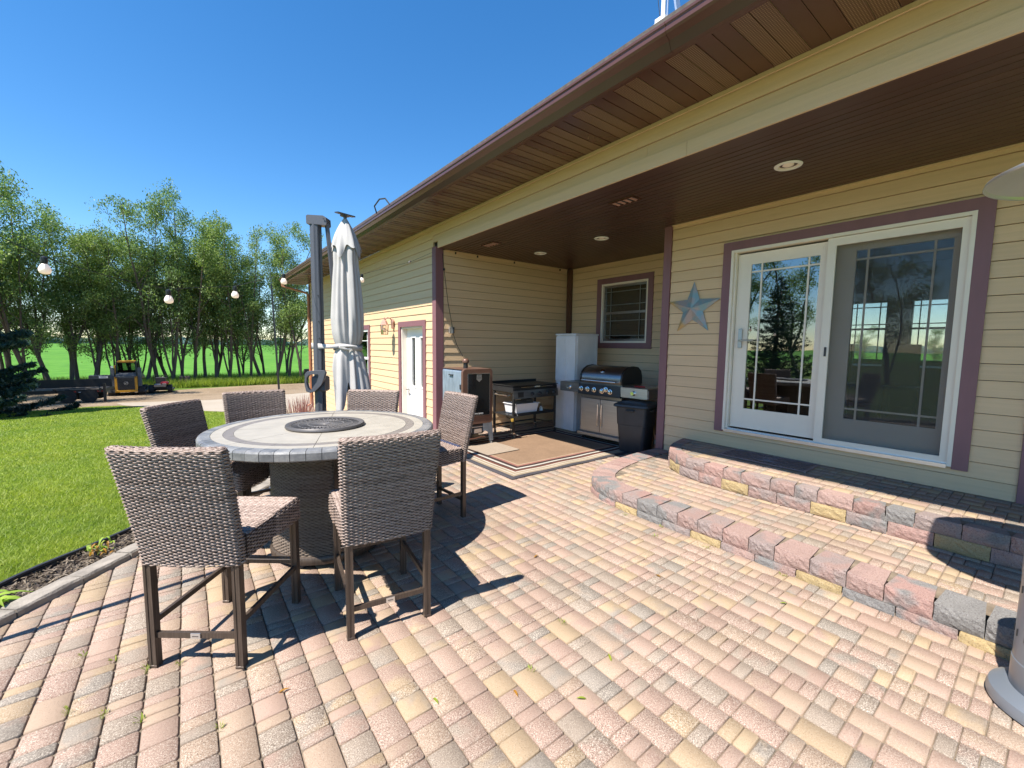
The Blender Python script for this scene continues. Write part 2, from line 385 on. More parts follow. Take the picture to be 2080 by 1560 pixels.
def inside(poly, x, y):
    c = False; n = len(poly); j = n-1
    for i in range(n):
        xi, yi = poly[i]; xj, yj = poly[j]
        if (yi > y) != (yj > y) and x < (xj-xi)*(y-yi)/(yj-yi)+xi: c = not c
        j = i
    return c

sheet('field', [(-900, -900), (1400, -900), (1400, 1800), (-900, 1800)], -.09, 'field')
LE = [(-70, 34), (-20, 27), (-10, 24.5), (-5.55, 23.8), (-4.33, 24.0), (-3.31, 24.5), (-2.3, 24.0), (-1.26, 21.3), (-.54, 18.95), (.2, 17.25), (.68, 16.25), (1.55, 14.35), (2.32, 12.9), (2.60, 12.45)]
sheet('lawn', [(-120, -60), (60, -60), (60, 46.5), (-120, 46.5)], -.055, 'lawn')
sheet('gravel_yard', LE + [(2.62, 12.2), (60, 12.2), (60, 37), (20, 39.5), (9, 39.5), (5.9, 39.2), (3, 38.6), (.5, 38.0), (-.9, 37.4), (-2.2, 38.6), (-4.1, 38.4), (-6, 39), (-12, 39.5), (-30, 44), (-70, 46)], -.048, 'gravel')
sheet('driveway', [(-2.71, 26.8), (-2.2, 24.1), (-1.22, 21.4), (-.5, 19.0), (.24, 17.3), (.72, 16.3), (1.59, 14.4), (2.36, 12.95), (2.66, 12.3), (50, 12.3), (50, 30), (12, 29), (5.6, 27.1), (2.74, 25.1), (.87, 24.6), (-1.5, 26.1)], -.042, 'drive')
CURB = smooth_path([(-2.1, -1.2), (-2.05, .6), (-1.75, 1.9), (-1.25, 2.75), (-.86, 3.27), (-.58, 3.58), (-.27, 3.94), (.2, 4.42), (.66, 4.92), (1.3, 5.8), (1.78, 7.0), (2.0, 8.6), (2.25, 10.4), (2.62, 12.4)], 2)
# left of the walking direction = the lawn side
edge_in = offset(CURB, .11); edge_out = offset(CURB, .50)
mb = MB(); n = len(CURB)
mb.add([(*p, -.036+TZ(p[1])) for p in edge_in] + [(*p, -.036+TZ(p[1])) for p in offset(CURB, .52)], [(i, i+1, n+i+1, n+i) for i in range(n-1)])
tag(mb.build('garden_bed', ground_mat('bed_soil', ((.03, .022, .018), (.06, .045, .036), (.12, .10, .085)), 30, .9, 60, 3)), kind='structure')
# patio bedding sand under the pavers
sheet('patio_bedding', CURB + [(7, 12.4), (7, -1.2)], -.010, 'sand')
# kerb stones
kerb = empty('kerb', kind='structure')
kk = walk(CURB, lambda: random.uniform(.26, .34))
for a, b in kk:
    if max(a.y, b.y) < 1.5: continue
    d = (b-a).normalized(); nrm = Vector((-d.y, d.x)); g = .004
    a2 = a+d*g; b2 = b-d*g; h = .045+random.uniform(-.004, .004); mb = MB(); N = 7
    rows = []
    for k in range(N+1):
        p = a2.lerp(b2, k/N); j = [random.uniform(-.004, .004) for _ in range(4)]
        rows += [(p.x+nrm.x*(0+j[0]), p.y+nrm.y*(0+j[0]), -.03), (p.x+nrm.x*(.004+j[1]), p.y+nrm.y*(.004+j[1]), h-.012+j[3]*.6), (p.x+nrm.x*(.014+j[1]), p.y+nrm.y*(.014+j[1]), h+j[2]*.4),
                 (p.x+nrm.x*.115, p.y+nrm.y*.115, h+j[3]*.4), (p.x+nrm.x*.125, p.y+nrm.y*.125, -.03)]
    fs = [(k*5+i+1, k*5+i, (k+1)*5+i, (k+1)*5+i+1) for k in range(N) for i in range(4)]
    fs += [(0, 1, 2, 3, 4), tuple(N*5+i for i in (4, 3, 2, 1, 0))]
    rows = [(q[0], q[1], q[2]+TZ(q[1])) for q in rows]; mb.add(rows, fs); mb.build('kerb_stone', M['conc'], kerb)
# black plastic edging between bed and lawn
mb = MB(); mb.tube([(x, y, TZ(y)-.005+.008*math.sin(i*.9)) for i, (x, y) in enumerate(edge_out) if y > 1.5], .014, 6)
mb.tube([(x, y, TZ(y)-.03+.008*math.sin(i*.9)) for i, (x, y) in enumerate(edge_out) if y > 1.5], .016, 6)
tag(mb.build('lawn_edging', M['dark'], smooth=True), 'black plastic edging strip between the lawn and the mulch bed', 'edging')

# ------------------------------------------------------------------ pavers
PAL = [((.29, .19, .153), 6), ((.31, .21, .168), 8), ((.352, .255, .158), 5), ((.205, .182, .158), 3), ((.255, .205, .165), 6), ((.325, .232, .17), 7)]
PALM = (.297, .226, .168)
PALW = [tuple(.76*a+.24*b for a, b in zip(c, PALM)) for c, w_ in PAL for _ in range(w_)]
def pav_cols(bias=None):
    c = random.choice(PALW); k = random.uniform(.97, 1.13); c = sh(c, k)
    d = c if random.random() < .5 else sh(random.choice(PALW), k)
    return c, d
def paver_template(w_, l, gap, top=0., cut=.0068, bev=.0036, depth=.022):
    a, b = w_/2-gap, l/2-gap; c = min(cut, a*.5, b*.5); e = bev
    O = [(-a+c, -b), (a-c, -b), (a, -b+c), (a, b-c), (a-c, b), (-a+c, b), (-a, b-c), (-a, -b+c)]
    I = [(x*(a-e)/a, y*(b-e)/b) for x, y in O]
    V = [(x, y, -depth) for x, y in O] + [(x, y, -.0038) for x, y in O] + [(x, y, 0) for x, y in I]
    F = [(r*8+i, r*8+(i+1) % 8, (r+1)*8+(i+1) % 8, (r+1)*8+i) for r in range(2) for i in range(8)] + [(16, 17, 18, 23), (23, 18, 19, 22), (22, 19, 20, 21)]
    return np.array(V), np.array(F)
def paver_set(parent, test, xr, yr, ztop, W=.1195, unit=.0586, nmax=300, swap=False, x_off=0., gap=.0014, gapfn=None):
    items = []
    x = xr[0]
    while x < xr[1]:
        y = yr[0]+(unit if random.random() < .22 else 0)
        while y < yr[1]:
            r = random.random()     # every module is three units long, so the cross joints of neighbouring columns mostly line up
            seq = [3] if r < .24 else ([2, 1] if r < .50 else ([1, 2] if r < .74 else ([1, 1, 1] if r < .84 else [2, 2, 1, 1])))
            for u in seq:
                l = u*unit; cx, cy = x+W/2, y+l/2
                if test(cx, cy): items.append((cx, cy, W, l))
                y += l
        x += W
    scored = []
    for it in items:
        p = proj(it[0], it[1], ztop); s = 0
        if p and -20 < p[0] < 2100 and 0 < p[1] < 1580: s = it[2]*it[3]/p[2]**3
        scored.append((s, it))
    scored.sort(key=lambda t: -t[0]); VV, FF, C1, C2 = [], [], [], []; base = 0
    for k, (s, (cx, cy, w_, l)) in enumerate(scored):
        g = gapfn(cx, cy) if gapfn else gap
        V, F = paver_template(w_, l, g+random.uniform(-.0006, .0008)); c, d = pav_cols(); al = 0.25+.75*random.random()**.8; al *= .35 if c[0] > .34 else 1.
        z = random.gauss(0, .0011); tx, ty = random.gauss(0, .008), random.gauss(0, .008); a = random.gauss(0, .006)
        X = V[:, 0]*math.cos(a)-V[:, 1]*math.sin(a); Y = V[:, 0]*math.sin(a)+V[:, 1]*math.cos(a)
        V2 = np.stack([X+cx, Y+cy, V[:, 2]+ztop+z+tx*V[:, 0]+ty*V[:, 1]+(TZa(Y+cy) if ztop == 0 else 0)], 1)
        if k < nmax:
            npmesh('paver', V2, F, M['paver'], parent, fattr={'pcol': ('POINT', 'FLOAT_COLOR', np.tile((*c, al), (24, 1))), 'pcol2': ('POINT', 'FLOAT_COLOR', np.tile((*d, 1), (24, 1)))})
        else:
            VV.append(V2); FF.append(F+base); base += 24; C1.append(np.tile((*c, al), (24, 1))); C2.append(np.tile((*d, 1), (24, 1)))
    if VV:
        o = npmesh('far_pavers', np.concatenate(VV), np.concatenate(FF), M['paver'], parent, fattr={'pcol': ('POINT', 'FLOAT_COLOR', np.concatenate(C1)), 'pcol2': ('POINT', 'FLOAT_COLOR', np.concatenate(C2))})
        o['kind'] = 'stuff'
S1 = smooth_path([(3.13, -.02), (3.13, 1.2), (3.13, 2.2), (3.145, 2.6), (3.23, 2.88), (3.47, 3.08), (3.8, 3.19), (4.2, 3.26), (4.6, 3.29), (4.97, 3.29)], 2)
S2 = smooth_path([(4.03, -.02), (4.03, 1.2), (4.035, 2.0), (4.08, 2.33), (4.17, 2.55), (4.32, 2.71), (4.56, 2.83), (4.98, 2.92)], 2)
patio = empty('patio', kind='structure')
cpoly = CURB + [(7, 12.2), (7, -1.2)]; s1poly = offset(S1, -.1) + [(5.1, 3.2), (5.1, 0)]
paver_set(patio, lambda x, y: inside(cpoly, x+.055, y-.02) and not inside(s1poly, x, y) and not (x > 3.4 and y > 6.3) and x < 6.2 and y > -.3, (-1.64, 6.3), (-.5, 12.2), 0.,
          gapfn=lambda x, y: .0027 if x < .35 else .0016)
# moss, weeds and sand specks in the joints
mb = MB()
for x, y in [(-.45, 2.35), (-.335, 2.62), (-.333, 2.25), (-.21, 2.45), (-.21, 2.12), (-.09, 2.42), (.035, 1.9), (-.455, 2.75), (1.2, 1.41), (1.56, 1.57), (2.9, 1.9), (3.05, 1.55), (3.08, 1.05), (3.06, 2.3), (3.09, 1.98)]:
    for k in range(14):
        a = random.uniform(0, 6.28); r = random.uniform(0, .012); px, py = x+r*math.cos(a), y+r*math.sin(a)*2.2; h = random.uniform(.006, .022); l = random.uniform(.006, .014)
        mb.add([(px, py, -.004), (px+l*math.cos(a+1), py+l*math.sin(a+1), h*.6), (px+l*1.7*math.cos(a+1.3), py+l*1.7*math.sin(a+1.3), h)], [(0, 1, 2)])
o = mb.build('joint_weeds', M['weed']); tag(o, 'small yellow green weeds growing in the paver joints', 'weeds', kind='stuff')

# ------------------------------------------------------------------ stepped landing
BP = [(.33, .205, .175), (.20, .19, .18), (.35, .235, .20), (.27, .21, .19), (.32, .215, .185)]; TAN = (.37, .275, .14)
def block(parent, a, b, z0, z1, depth, tan_=False, rough=.0065, taper=.12):
    d = (b-a); L = d.length; d.normalize(); nrm = Vector((-d.y, d.x))   # outward
    NX, NZ = 9, 5; V = []; F = []
    for j in range(NZ+1):
        for i in range(NX+1):
            u = i/NX; v = j/NZ; ed = min(u, 1-u)*NX; ez = min(v, 1-v)*NZ
            p = 0 if (ed < .5 or ez < .5) else .004+rough*(.2+random.random()*.8)*(.6 if (ed < 1.5 or ez < 1.5) else 1)
            s = .0022+u*(L-.0044); q = a + d*s + nrm*(p-.008)
            V.append((q.x+random.uniform(-.003, .003)*(ed > .5), q.y+random.uniform(-.0015, .0015), z0+(z1-z0)*v + (random.uniform(-.005, .005) if 0 < j < NZ else random.uniform(-.0008, .0008))))
    for j in range(NZ):
        for i in range(NX): F.append((j*(NX+1)+i, j*(NX+1)+i+1, (j+1)*(NX+1)+i+1, (j+1)*(NX+1)+i))
    bl = a + d*(L*taper) - nrm*depth; br = b - d*(L*taper) - nrm*depth; k = len(V)
    V += [(bl.x, bl.y, z0), (br.x, br.y, z0), (bl.x, bl.y, z1), (br.x, br.y, z1)]
    T = [NZ*(NX+1)+i for i in range(NX+1)]; B = [i for i in range(NX+1)]
    F.append(tuple(T)+(k+3, k+2)); F.append(tuple(B[::-1])+(k, k+1))
    Lc = [j*(NX+1) for j in range(NZ+1)]; Rc = [j*(NX+1)+NX for j in range(NZ+1)]
    F.append(tuple(Lc)+(k+2, k)); F.append(tuple(Rc[::-1])+(k+1, k+3)); F.append((k, k+2, k+3, k+1))
    mb = MB(); mb.add(V, F); o = mb.build('landing_block', M['block'], parent, smooth=False)
    me = o.data; c = sh(random.choice(BP), random.uniform(.9, 1.1)); c2 = sh(random.choice(BP), random.uniform(.9, 1.1))
    if tan_: c = c2 = sh(TAN, random.uniform(.9, 1.1))
    for an, cc in (('pcol', c), ('pcol2', c2)):
        at = me.attributes.new(an, 'FLOAT_COLOR', 'POINT'); at.data.foreach_set('color', np.tile((*cc, 1), (len(me.vertices), 1)).astype(np.float32).ravel())
    return o
low = empty('landing', (0, 0, 0), 0, 'lower curved paver landing edged with pink and grey split blocks', 'landing')
upp = empty('landing', (0, 0, 0), 0, 'upper paver step under the sliding door, two courses of split blocks', 'step')
def course(parent, path, z0, z1, depth, wa, tanfn, **kw):
    wi = iter(wa); alt = [0]
    def st(): alt[0] += 1; return wa[alt[0] % len(wa)]*random.uniform(.95, 1.05)
    for k, (a, b) in enumerate(walk(path, st)):
        if (b-a).length > .05: block(parent, a, b, z0, z1, depth, tanfn(k), **kw)
course(low, offset(S1, .012), -.05, .049, .12, [.25, .25], lambda k: k % 3 == 0)
course(low, S1, .051, .152, .24, [.205, .17, .19], lambda k: False, taper=.09)
course(upp, offset(S2, .004), .152, .249, .12, [.25, .24], lambda k: k % 3 == 1)
course(upp, S2, .251, .352, .13, [.24, .165, .2], lambda k: False)
i1 = offset(S1, -.268)+[(5.1, 3.01), (5.1, 0)]; i2 = offset(S2, -.125)+[(5.1, 2.79), (5.1, 0)]; o2 = offset(S2, -.1)+[(5.1, 2.8), (5.1, 0)]
paver_set(low, lambda x, y: inside(i1, x, y) and not inside(o2, x, y), (3.16, 5.0), (-.0, 3.3), .148, W=.118, unit=.062)
paver_set(upp, lambda x, y: inside(i2, x, y), (4.07, 5.05), (-.0, 3.0), .348, W=.118, unit=.062)
for par, path, z in ((low, offset(S1, -.1), .141), (upp, offset(S2, -.07), .341)):
    pts = path + [(5.05, path[-1][1]), (5.05, -.02)]
    MB().add([(x, y, z) for x, y in pts] + [(x, y, z-.2 if par is upp else -.02) for x, y in pts], [tuple(range(len(pts)))] ).build('bedding', M['sand'], par)

# ================================================================== HOUSE
XG, XW, XB, YP, ZC, ZS, YE = 3.285, 5.01, 6.30, 6.33, 3.04, 3.40, 15.2
house = empty('house', (0, 0, 0), 0, 'single storey house with tan lap siding, plum trim and a brown eave', 'house')
EXP = .132
def siding(axis, plane, sgn, r0, r1, z0, z1, openings, zref, trimname, mname):
    """lap siding boards on a vertical plane. axis: 'x' -> wall plane x=plane running along y. sgn: outward direction."""
    wall = MB()
    k0 = math.floor((z0-zref)/EXP); z = zref+k0*EXP
    br = sorted({r0, r1} | {v for o in openings for v in o[:2] if r0 < v < r1})
    if axis == 'x':
        for a, b in zip(br, br[1:]):
            zz = [(z0, z1)]
            for o in openings:
                if o[0] <= a+1e-6 and o[1] >= b-1e-6: zz = [(p, q) for s, e in zz for p, q in ((s, min(e, o[2])), (max(s, o[3]), e)) if q-p > .001]
            for s, e in zz: wall.box(plane-sgn*.02, plane-sgn*.14, a, b, s, e)
    else:
        for a, b in zip(br, br[1:]):
            zz = [(z0, z1)]
            for s, e in zz: wall.box(a, b, plane-sgn*.02, plane-sgn*.14, s, e)
    wobj = wall.build(trimname, M['interior'], house)
    while z < z1-.004:
        za, zb = max(z, z0), min(z+EXP, z1); runs = []
        for a, b in zip(br, br[1:]):
            zz = [(za, zb)]
            for o in openings:
                if o[0] <= a+1e-6 and o[1] >= b-1e-6: zz = [(p, q) for s, e in zz for p, q in ((s, min(e, o[2])), (max(s, o[3]), e)) if q-p > .004]
            if zz:
                if runs and abs(runs[-1][-1][1]-a) < 1e-6: runs[-1].append((a, b, zz))
                else: runs.append([(a, b, zz)])
        for run in runs:
            # merge equal neighbours; break long runs with a butt joint somewhere
            mg = []
            for a, b, zz in run:
                if mg and mg[-1][2] == zz and abs(mg[-1][1]-a) < 1e-6: mg[-1] = (mg[-1][0], b, zz)
                else: mg.append((a, b, zz))
            mb = MB()
            for a, b, zz in mg:
                cuts = [a]
                while b-cuts[-1] > 3.66: cuts.append(cuts[-1]+random.uniform(2.2, 3.6))
                cuts.append(b)
                for c0, c1 in zip(cuts, cuts[1:]):
                    c1 = c1-.002 if c1 != b else c1
                    for s, e in zz:
                        ps = .002+.0095*(1-(s-z)/EXP); pe = .002+.0095*(1-(e-z)/EXP)
                        if axis == 'x': P = [(plane-sgn*.02, s), (plane+sgn*ps, s), (plane+sgn*pe, e-.0058), (plane-sgn*.02, e-.0058)]; mb.prism(P, 'y', c0, c1)
                        else:
                            n0 = len(mb.v); P = [(plane-sgn*.02, s), (plane+sgn*ps, s), (plane+sgn*pe, e-.0058), (plane-sgn*.02, e-.0058)]
                            mb.prism(P, 'x', c0, c1)
            # prism along y takes (x,z); along x takes (y,z)
            mb.build('siding_board', M[mname], wobj)
        z += EXP
    return wobj
# openings (r0,r1,z0,z1)
GD = (6.82, 7.79, -.3, 1.82); GW = (9.60, 10.95, .52, 1.82)
SD = (.53, 2.43, .545, 2.60); BW = (4.44, 5.47, 1.57, 2.66)
siding('x', XG, -1, YP+.12, YE, -.9, ZS, [GD, GW], .045, 'garage_wall', 'siding')
siding('x', XG, -1, -3.0, YP+.119, ZC+.11, ZS, [], ZC+.085, 'porch_beam', 'siding')
siding('y', YP, -1, XG+.12, XB-.02, 0., ZC, [], .045, 'porch_side_wall', 'siding_x')
siding('x', XB, -1, 3.3, YP-.02, 0., ZC, [BW], .045, 'porch_back_wall', 'siding')
siding('x', XW, -1, .17, 3.20, 0.02, ZC, [SD], .085, 'door_wall', 'siding')
siding('x', XW, -1, -3.0, .045, 0.02, ZC, [], .085, 'wall_beyond_door', 'siding')
siding('y', 3.27, 1, XW+.1, XB, 0., ZC, [], .045, 'recess_side_wall', 'siding_x')
def part(name, mname, *boxes, parent=house, bev=0, smooth=False):
    mb = MB()
    for b in boxes: mb.box(*b, bev=bev)
    return mb.build(name, M[mname], parent, smooth)
# frieze skirt board under the beam and its return under the ceiling edge
part('beam_board', 'siding', (XG-.018, XG+.0, -3, 2.0, ZC-.003, ZC+.108), (XG-.018, XG+.0, 2.003, YP-.06, ZC-.003, ZC+.108))
part('beam_soffit', 'ceiling', (XG+.001, XG+.14, -3, YP-.06, ZC-.002, ZC+.1))
part('frieze_moulding', 'siding', (XG-.032, XG-.016, -3, YE, ZS-.03, ZS-.001))
# corner posts and trims
part('corner_trim', 'trim', (XG-.028, XG+.11, YP-.012, YP+.115, -.1, ZC+.03))
part('corner_trim', 'trim', (XG-.028, XG-.002, YE-.1, YE+.02, -.9, ZS-.03), (XG-.002, XG+.1, YE-.006, YE+.02, -.9, ZS-.03))
part('corner_trim', 'trim', (XW-.026, XW+.11, 3.205, 3.308, -.02, ZC-.001))
part('corner_trim', 'brown_metal', (XB-.1, XB-.018, YP-.1, YP-.016, 0, ZC-.001))
part('corner_trim', 'trim', (XW-.026, XW+.05, .05, .168, -.02, ZC-.001))
# porch ceiling boards running along the house
pc = part('porch_ceiling', 'interior', (XG+.14, XB+.1, -3, YP+.1, ZC+.014, ZC+.06))
x = XG+.142
while x < XB:
    mb = MB(); x1 = min(x+.083, XB+.02); y0 = -3 if x < XW else 3.27
    if x < XW < x1: y0 = -3
    mb.prism([(x+.003, ZC+.013), (x+.007, ZC), (x1-.007, ZC), (x1-.003, ZC+.013)], 'y', y0, YP)
    mb.build('ceiling_board', M['ceiling'], pc); x = x1
part('ceiling_bead', 'siding', (XW-.03, XW-.004, .17, 3.2, ZC-.014, ZC-.001), (XB-.03, XB-.006, 3.3, YP-.1, ZC-.014, ZC-.001), (XG+.14, XB-.1, YP-.03, YP-.004, ZC-.014, ZC-.001))
# soffit strips: two vented, two plain, and so on
def vent_mat():
    m, nt, b = nodes('perforated_soffit'); v = coords(nt)
    vo = nt.nodes.new('ShaderNodeTexVoronoi'); vo.inputs['Scale'].default_value = 95; vo.inputs['Randomness'].default_value = 0.0; vo.distance = 'EUCLIDEAN'
    nt.links.new(v, vo.inputs['Vector'])
    sx = nt.nodes.new('ShaderNodeSeparateXYZ'); nt.links.new(v, sx.inputs[0])
    cx = math_(nt, 'SUBTRACT', math_(nt, 'FRACT', math_(nt, 'MULTIPLY', sx.outputs[0], 62)), .5); cy = math_(nt, 'SUBTRACT', math_(nt, 'FRACT', math_(nt, 'MULTIPLY', sx.outputs[1], 80)), .5)
    r = math_(nt, 'SQRT', math_(nt, 'ADD', math_(nt, 'MULTIPLY', cx, cx), math_(nt, 'MULTIPLY', cy, cy)))
    nt.links.new(ramp(nt, r, [(.22, (.30, .205, .115)), (.34, (.10, .045, .03))]), b.inputs['Base Color']); b.inputs['Roughness'].default_value = .3
    return m
M['vent'] = vent_mat()
so_ = part('soffit', 'interior', (2.6, XG-.03, -3, YE+.35, ZS+.016, ZS+.04))
y = .94-.43*10+.0
ST = .1075; k = 0
while y < YE+.3:
    for j in range(4):
        a = y+j*ST; b = min(a+ST, YE+.35); ven = j >= 2
        mb = MB()
        if b > a: mb.prism([(a+.001, ZS+.014), (a+.001, ZS-.004), (a+.009, ZS-.004), (a+.012, ZS), (b-.0005, ZS), (b-.0005, ZS+.014)], 'x', 2.605, XG-.033)
        if b > a: mb.build('vented_soffit_strip' if ven else 'soffit_strip', M['vent'] if ven else M['brown_metal'], so_)
    y += 4*ST
# fascia and gutter
part('fascia', 'brown_metal', (2.575, 2.6, -3, YE+.36, ZS-.02, 3.57))
mb = MB(); g0 = [(2.574, 3.38), (2.545, 3.378), (2.535, 3.40), (2.52, 3.432), (2.482, 3.455), (2.474, 3.47), (2.474, 3.50), (2.465, 3.508), (2.465, 3.524), (2.48, 3.526), (2.48, 3.515), (2.489, 3.51), (2.492, 3.475), (2.53, 3.45), (2.55, 3.40), (2.574, 3.395)]
mb.prism(g0, 'y', -3, 1.72); mb.build('gutter', M['brown_metal'], house)
mb = MB(); mb.prism(g0, 'y', 1.724, YE+.40); mb.build('gutter', M['brown_metal'], house)
mb = MB(); mb.prism([(x_-.003*(x_ < 2.56), z_-.003) for x_, z_ in g0[:10]]+[(2.53, 3.47), (2.574, 3.41)], 'y', 1.70, 1.745); mb.build('gutter_joint', M['brown_metal'], house)
part('drip_edge', 'alu', (2.555, 2.62, -3, YE+.38, 3.571, 3.579))
# roof planes
mb = MB(); sl = .40
zr = lambda x_: 3.58+(x_-2.54)*sl
mb.prism([(2.54, 3.58), (9.5, zr(9.5)), (16.5, 3.58), (16.5, 3.60), (9.5, zr(9.5)+.03), (2.54, 3.61)], 'y', -4, YE+.4); mb.build('roof', M['roof'], house)
part('rear_gable_wall', 'siding', (XG+.1, 16, YE-.12, YE-.02, -1., 3.5))
# downspout at the far corner
mb = MB(); mb.tube([(2.53, YE+.22, 3.40), (2.53, YE+.22, 3.3), (3.17, YE-.1, 3.1), (3.215, YE-.1, 3.02), (3.215, YE-.1, -.48), (3.1, YE-.1, -.56)], .038, 6); mb.build('downspout', M['rust'], house, True)
mb = MB(); mb.tube([(2.48, 6.25, 3.54), (2.43, 6.3, 3.63), (2.42, 6.5, 3.67), (2.43, 6.75, 3.63), (2.50, 6.85, 3.56)], .011, 6); tag(mb.build('heat_cable', M['dark'], smooth=True), 'black loop of cable hooked over the gutter edge', 'cable')

# ---- garage door
def frame_boxes(plane, r0, r1, z0, z1, w_, t0, t1, top=True, bottom=True):
    """flat casing round an opening on an x-plane; t0..t1 = thickness in x"""
    B = [(t0, t1, r0-w_, r0, z0-(w_ if bottom else 0), z1+(w_ if top else 0)), (t0, t1, r1, r1+w_, z0-(w_ if bottom else 0), z1+(w_ if top else 0))]
    if top: B.append((t0+.001, t1-.001, r0, r1, z1, z1+w_))
    if bottom: B.append((t0+.001, t1-.001, r0, r1, z0-w_, z0))
    return B
gd = empty('garage_side_door'); gd.parent = house
part('casing', 'trim', *frame_boxes(0, GD[0], GD[1], -.1, GD[3], .10, XG-.026, XG+.02, bottom=False), parent=gd)
part('jamb', 'white_in', (XG-.0, XG+.15, GD[0], GD[0]+.03, -.1, GD[3]), (XG, XG+.15, GD[1]-.03, GD[1], -.1, GD[3]), (XG, XG+.15, GD[0]+.03, GD[1]-.03, GD[3]-.03, GD[3]), parent=gd)
mb = MB(); X0 = XG+.10; D0, D1 = GD[0]+.03, GD[1]-.03
cw = (D1-D0)
def panel_door(mb, X0, D0, D1, z0, z1, lights):
    """a slab with openings (y0,y1,z0,z1) cut in, 3 cm recess frames"""
    ys = sorted({D0, D1} | {v for L in lights for v in L[:2]}); zs = sorted({z0, z1} | {v for L in lights for v in L[2:]})
    for a, b in zip(ys, ys[1:]):
        for c, d in zip(zs, zs[1:]):
            if any(L[0] <= a+1e-6 and L[1] >= b-1e-6 and L[2] <= c+1e-6 and L[3] >= d-1e-6 for L in lights): continue
            mb.box(X0, X0+.045, a, b, c, d)
lites = [(D0+.12, D0+.26, .72, 1.62), (D1-.42, D1-.26, .72, 1.62)]
lites = [(D0+.14, D0+.30, .72, 1.62), (D0+.52, D0+.68, .72, 1.62)]
panel_door(mb, X0, D0, D1, -.08, GD[3]-.03, lites); mb.build('door_leaf', M['white'], gd)
for L in lites:
    part('pane', 'glass_dim', (X0+.02, X0+.026, *L), parent=gd)
    part('lite_frame', 'white', (X0-.012, X0, L[0]-.03, L[0], L[2]-.03, L[3]+.03), (X0-.012, X0, L[1], L[1]+.03, L[2]-.03, L[3]+.03), (X0-.012, X0, L[0], L[1], L[3], L[3]+.03), (X0-.012, X0, L[0], L[1], L[2]-.03, L[2]), parent=gd)
mb = MB(); mb.lathe([(.028, 0), (.028, .012)], (0, 0, 0), 14, 'x'); mb.box(-.05, 0, -.008, .008, -.008, .008); mb.box(-.06, -.045, -.10, .01, -.008, .008)
mb.box(-.004, .004, -.02, .02, -.13, -.02); o = mb.build('handle', M['steel'], gd, True); o.location = (X0-.008, D1-.08, .64)
# ---- garage window
gw = empty('garage_window'); gw.parent = house
part('casing', 'trim', *frame_boxes(0, *GW, .10, XG-.026, XG+.02), parent=gw)
part('frame', 'white', *frame_boxes(0, GW[0]+.045, GW[1]-.045, GW[2]+.045, GW[3]-.045, .045, XG-.01, XG+.08), (XG+.02, XG+.05, GW[0]+.04, GW[1]-.04, 1.14, 1.19), parent=gw)
part('pane', 'glass_dim', (XG+.05, XG+.056, GW[0]+.045, GW[1]-.045, GW[2]+.045, GW[3]-.045), parent=gw)
part('muntin', 'white', (XG+.035, XG+.048, GW[0]+.22, GW[0]+.235, GW[2]+.05, GW[3]-.05), (XG+.036, XG+.047, GW[0]+.05, GW[1]-.05, GW[3]-.26, GW[3]-.245), parent=gw)
part('blind', 'resin', (XG+.12, XG+.125, GW[0], GW[1], GW[2], GW[3]), parent=gw)
# ---- porch window
pw = empty('porch_window'); pw.parent = house
part('casing', 'trim', *frame_boxes(0, *BW, .10, XB-.026, XB+.02), parent=pw)
part('frame', 'white_in', *frame_boxes(0, BW[0]+.035, BW[1]-.035, BW[2]+.035, BW[3]-.035, .035, XB-.012, XB+.08), parent=pw)
part('sash', 'steel_dark', *frame_boxes(0, BW[0]+.075, BW[1]-.075, BW[2]+.075, BW[3]-.075, .04, XB+.03, XB+.06), (XB+.025, XB+.055, BW[0]+.04, BW[1]-.04, 2.10, 2.14), parent=pw)
mun = MB()
for zz in (1.70, 1.97, 2.26, 2.50): mun.box(XB+.03, XB+.038, BW[0]+.07, BW[1]-.07, zz, zz+.012)
for yy in (BW[0]+.19, BW[1]-.20): mun.box(XB+.031, XB+.037, yy, yy+.012, BW[2]+.07, BW[3]-.07)
mun.build('muntin', mat('window_grille', (.20, .21, .19), .5), pw)
part('pane', 'glass_dim', (XB+.045, XB+.05, BW[0]+.05, BW[1]-.05, BW[2]+.05, BW[3]-.05), parent=pw)
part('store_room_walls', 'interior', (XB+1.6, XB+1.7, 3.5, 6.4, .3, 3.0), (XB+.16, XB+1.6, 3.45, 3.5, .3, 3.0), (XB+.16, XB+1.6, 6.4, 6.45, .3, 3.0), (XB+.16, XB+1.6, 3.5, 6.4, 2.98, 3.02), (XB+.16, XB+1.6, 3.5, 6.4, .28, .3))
# ---- sliding door
sdr = empty('sliding_door'); sdr.parent = house
part('casing', 'trim', (XW-.03, XW+.02, SD[0]-.095, SD[0], SD[2]-.02, SD[3]+.095), (XW-.03, XW+.02, SD[1], SD[1]+.095, SD[2]-.02, SD[3]+.095), (XW-.029, XW+.02, SD[0], SD[1], SD[3], SD[3]+.095), parent=sdr)
part('frame', 'white_in', (XW-.034, XW+.12, SD[0], SD[0]+.028, SD[2], SD[3]), (XW-.034, XW+.12, SD[1]-.028, SD[1], SD[2], SD[3]), (XW-.033, XW+.12, SD[0]+.028, SD[1]-.028, SD[3]-.03, SD[3]),
     (XW-.008, XW+.12, SD[1]-.05, SD[1]-.03, SD[2]+.03, SD[3]-.03), parent=sdr)
part('sill', 'alu', (XW-.045, XW+.12, SD[0]+.028, SD[1]-.028, SD[2]-.015, SD[2]+.016), (XW-.0, XW+.03, SD[0]+.03, SD[1]-.03, SD[2]+.016, SD[2]+.03), parent=sdr)
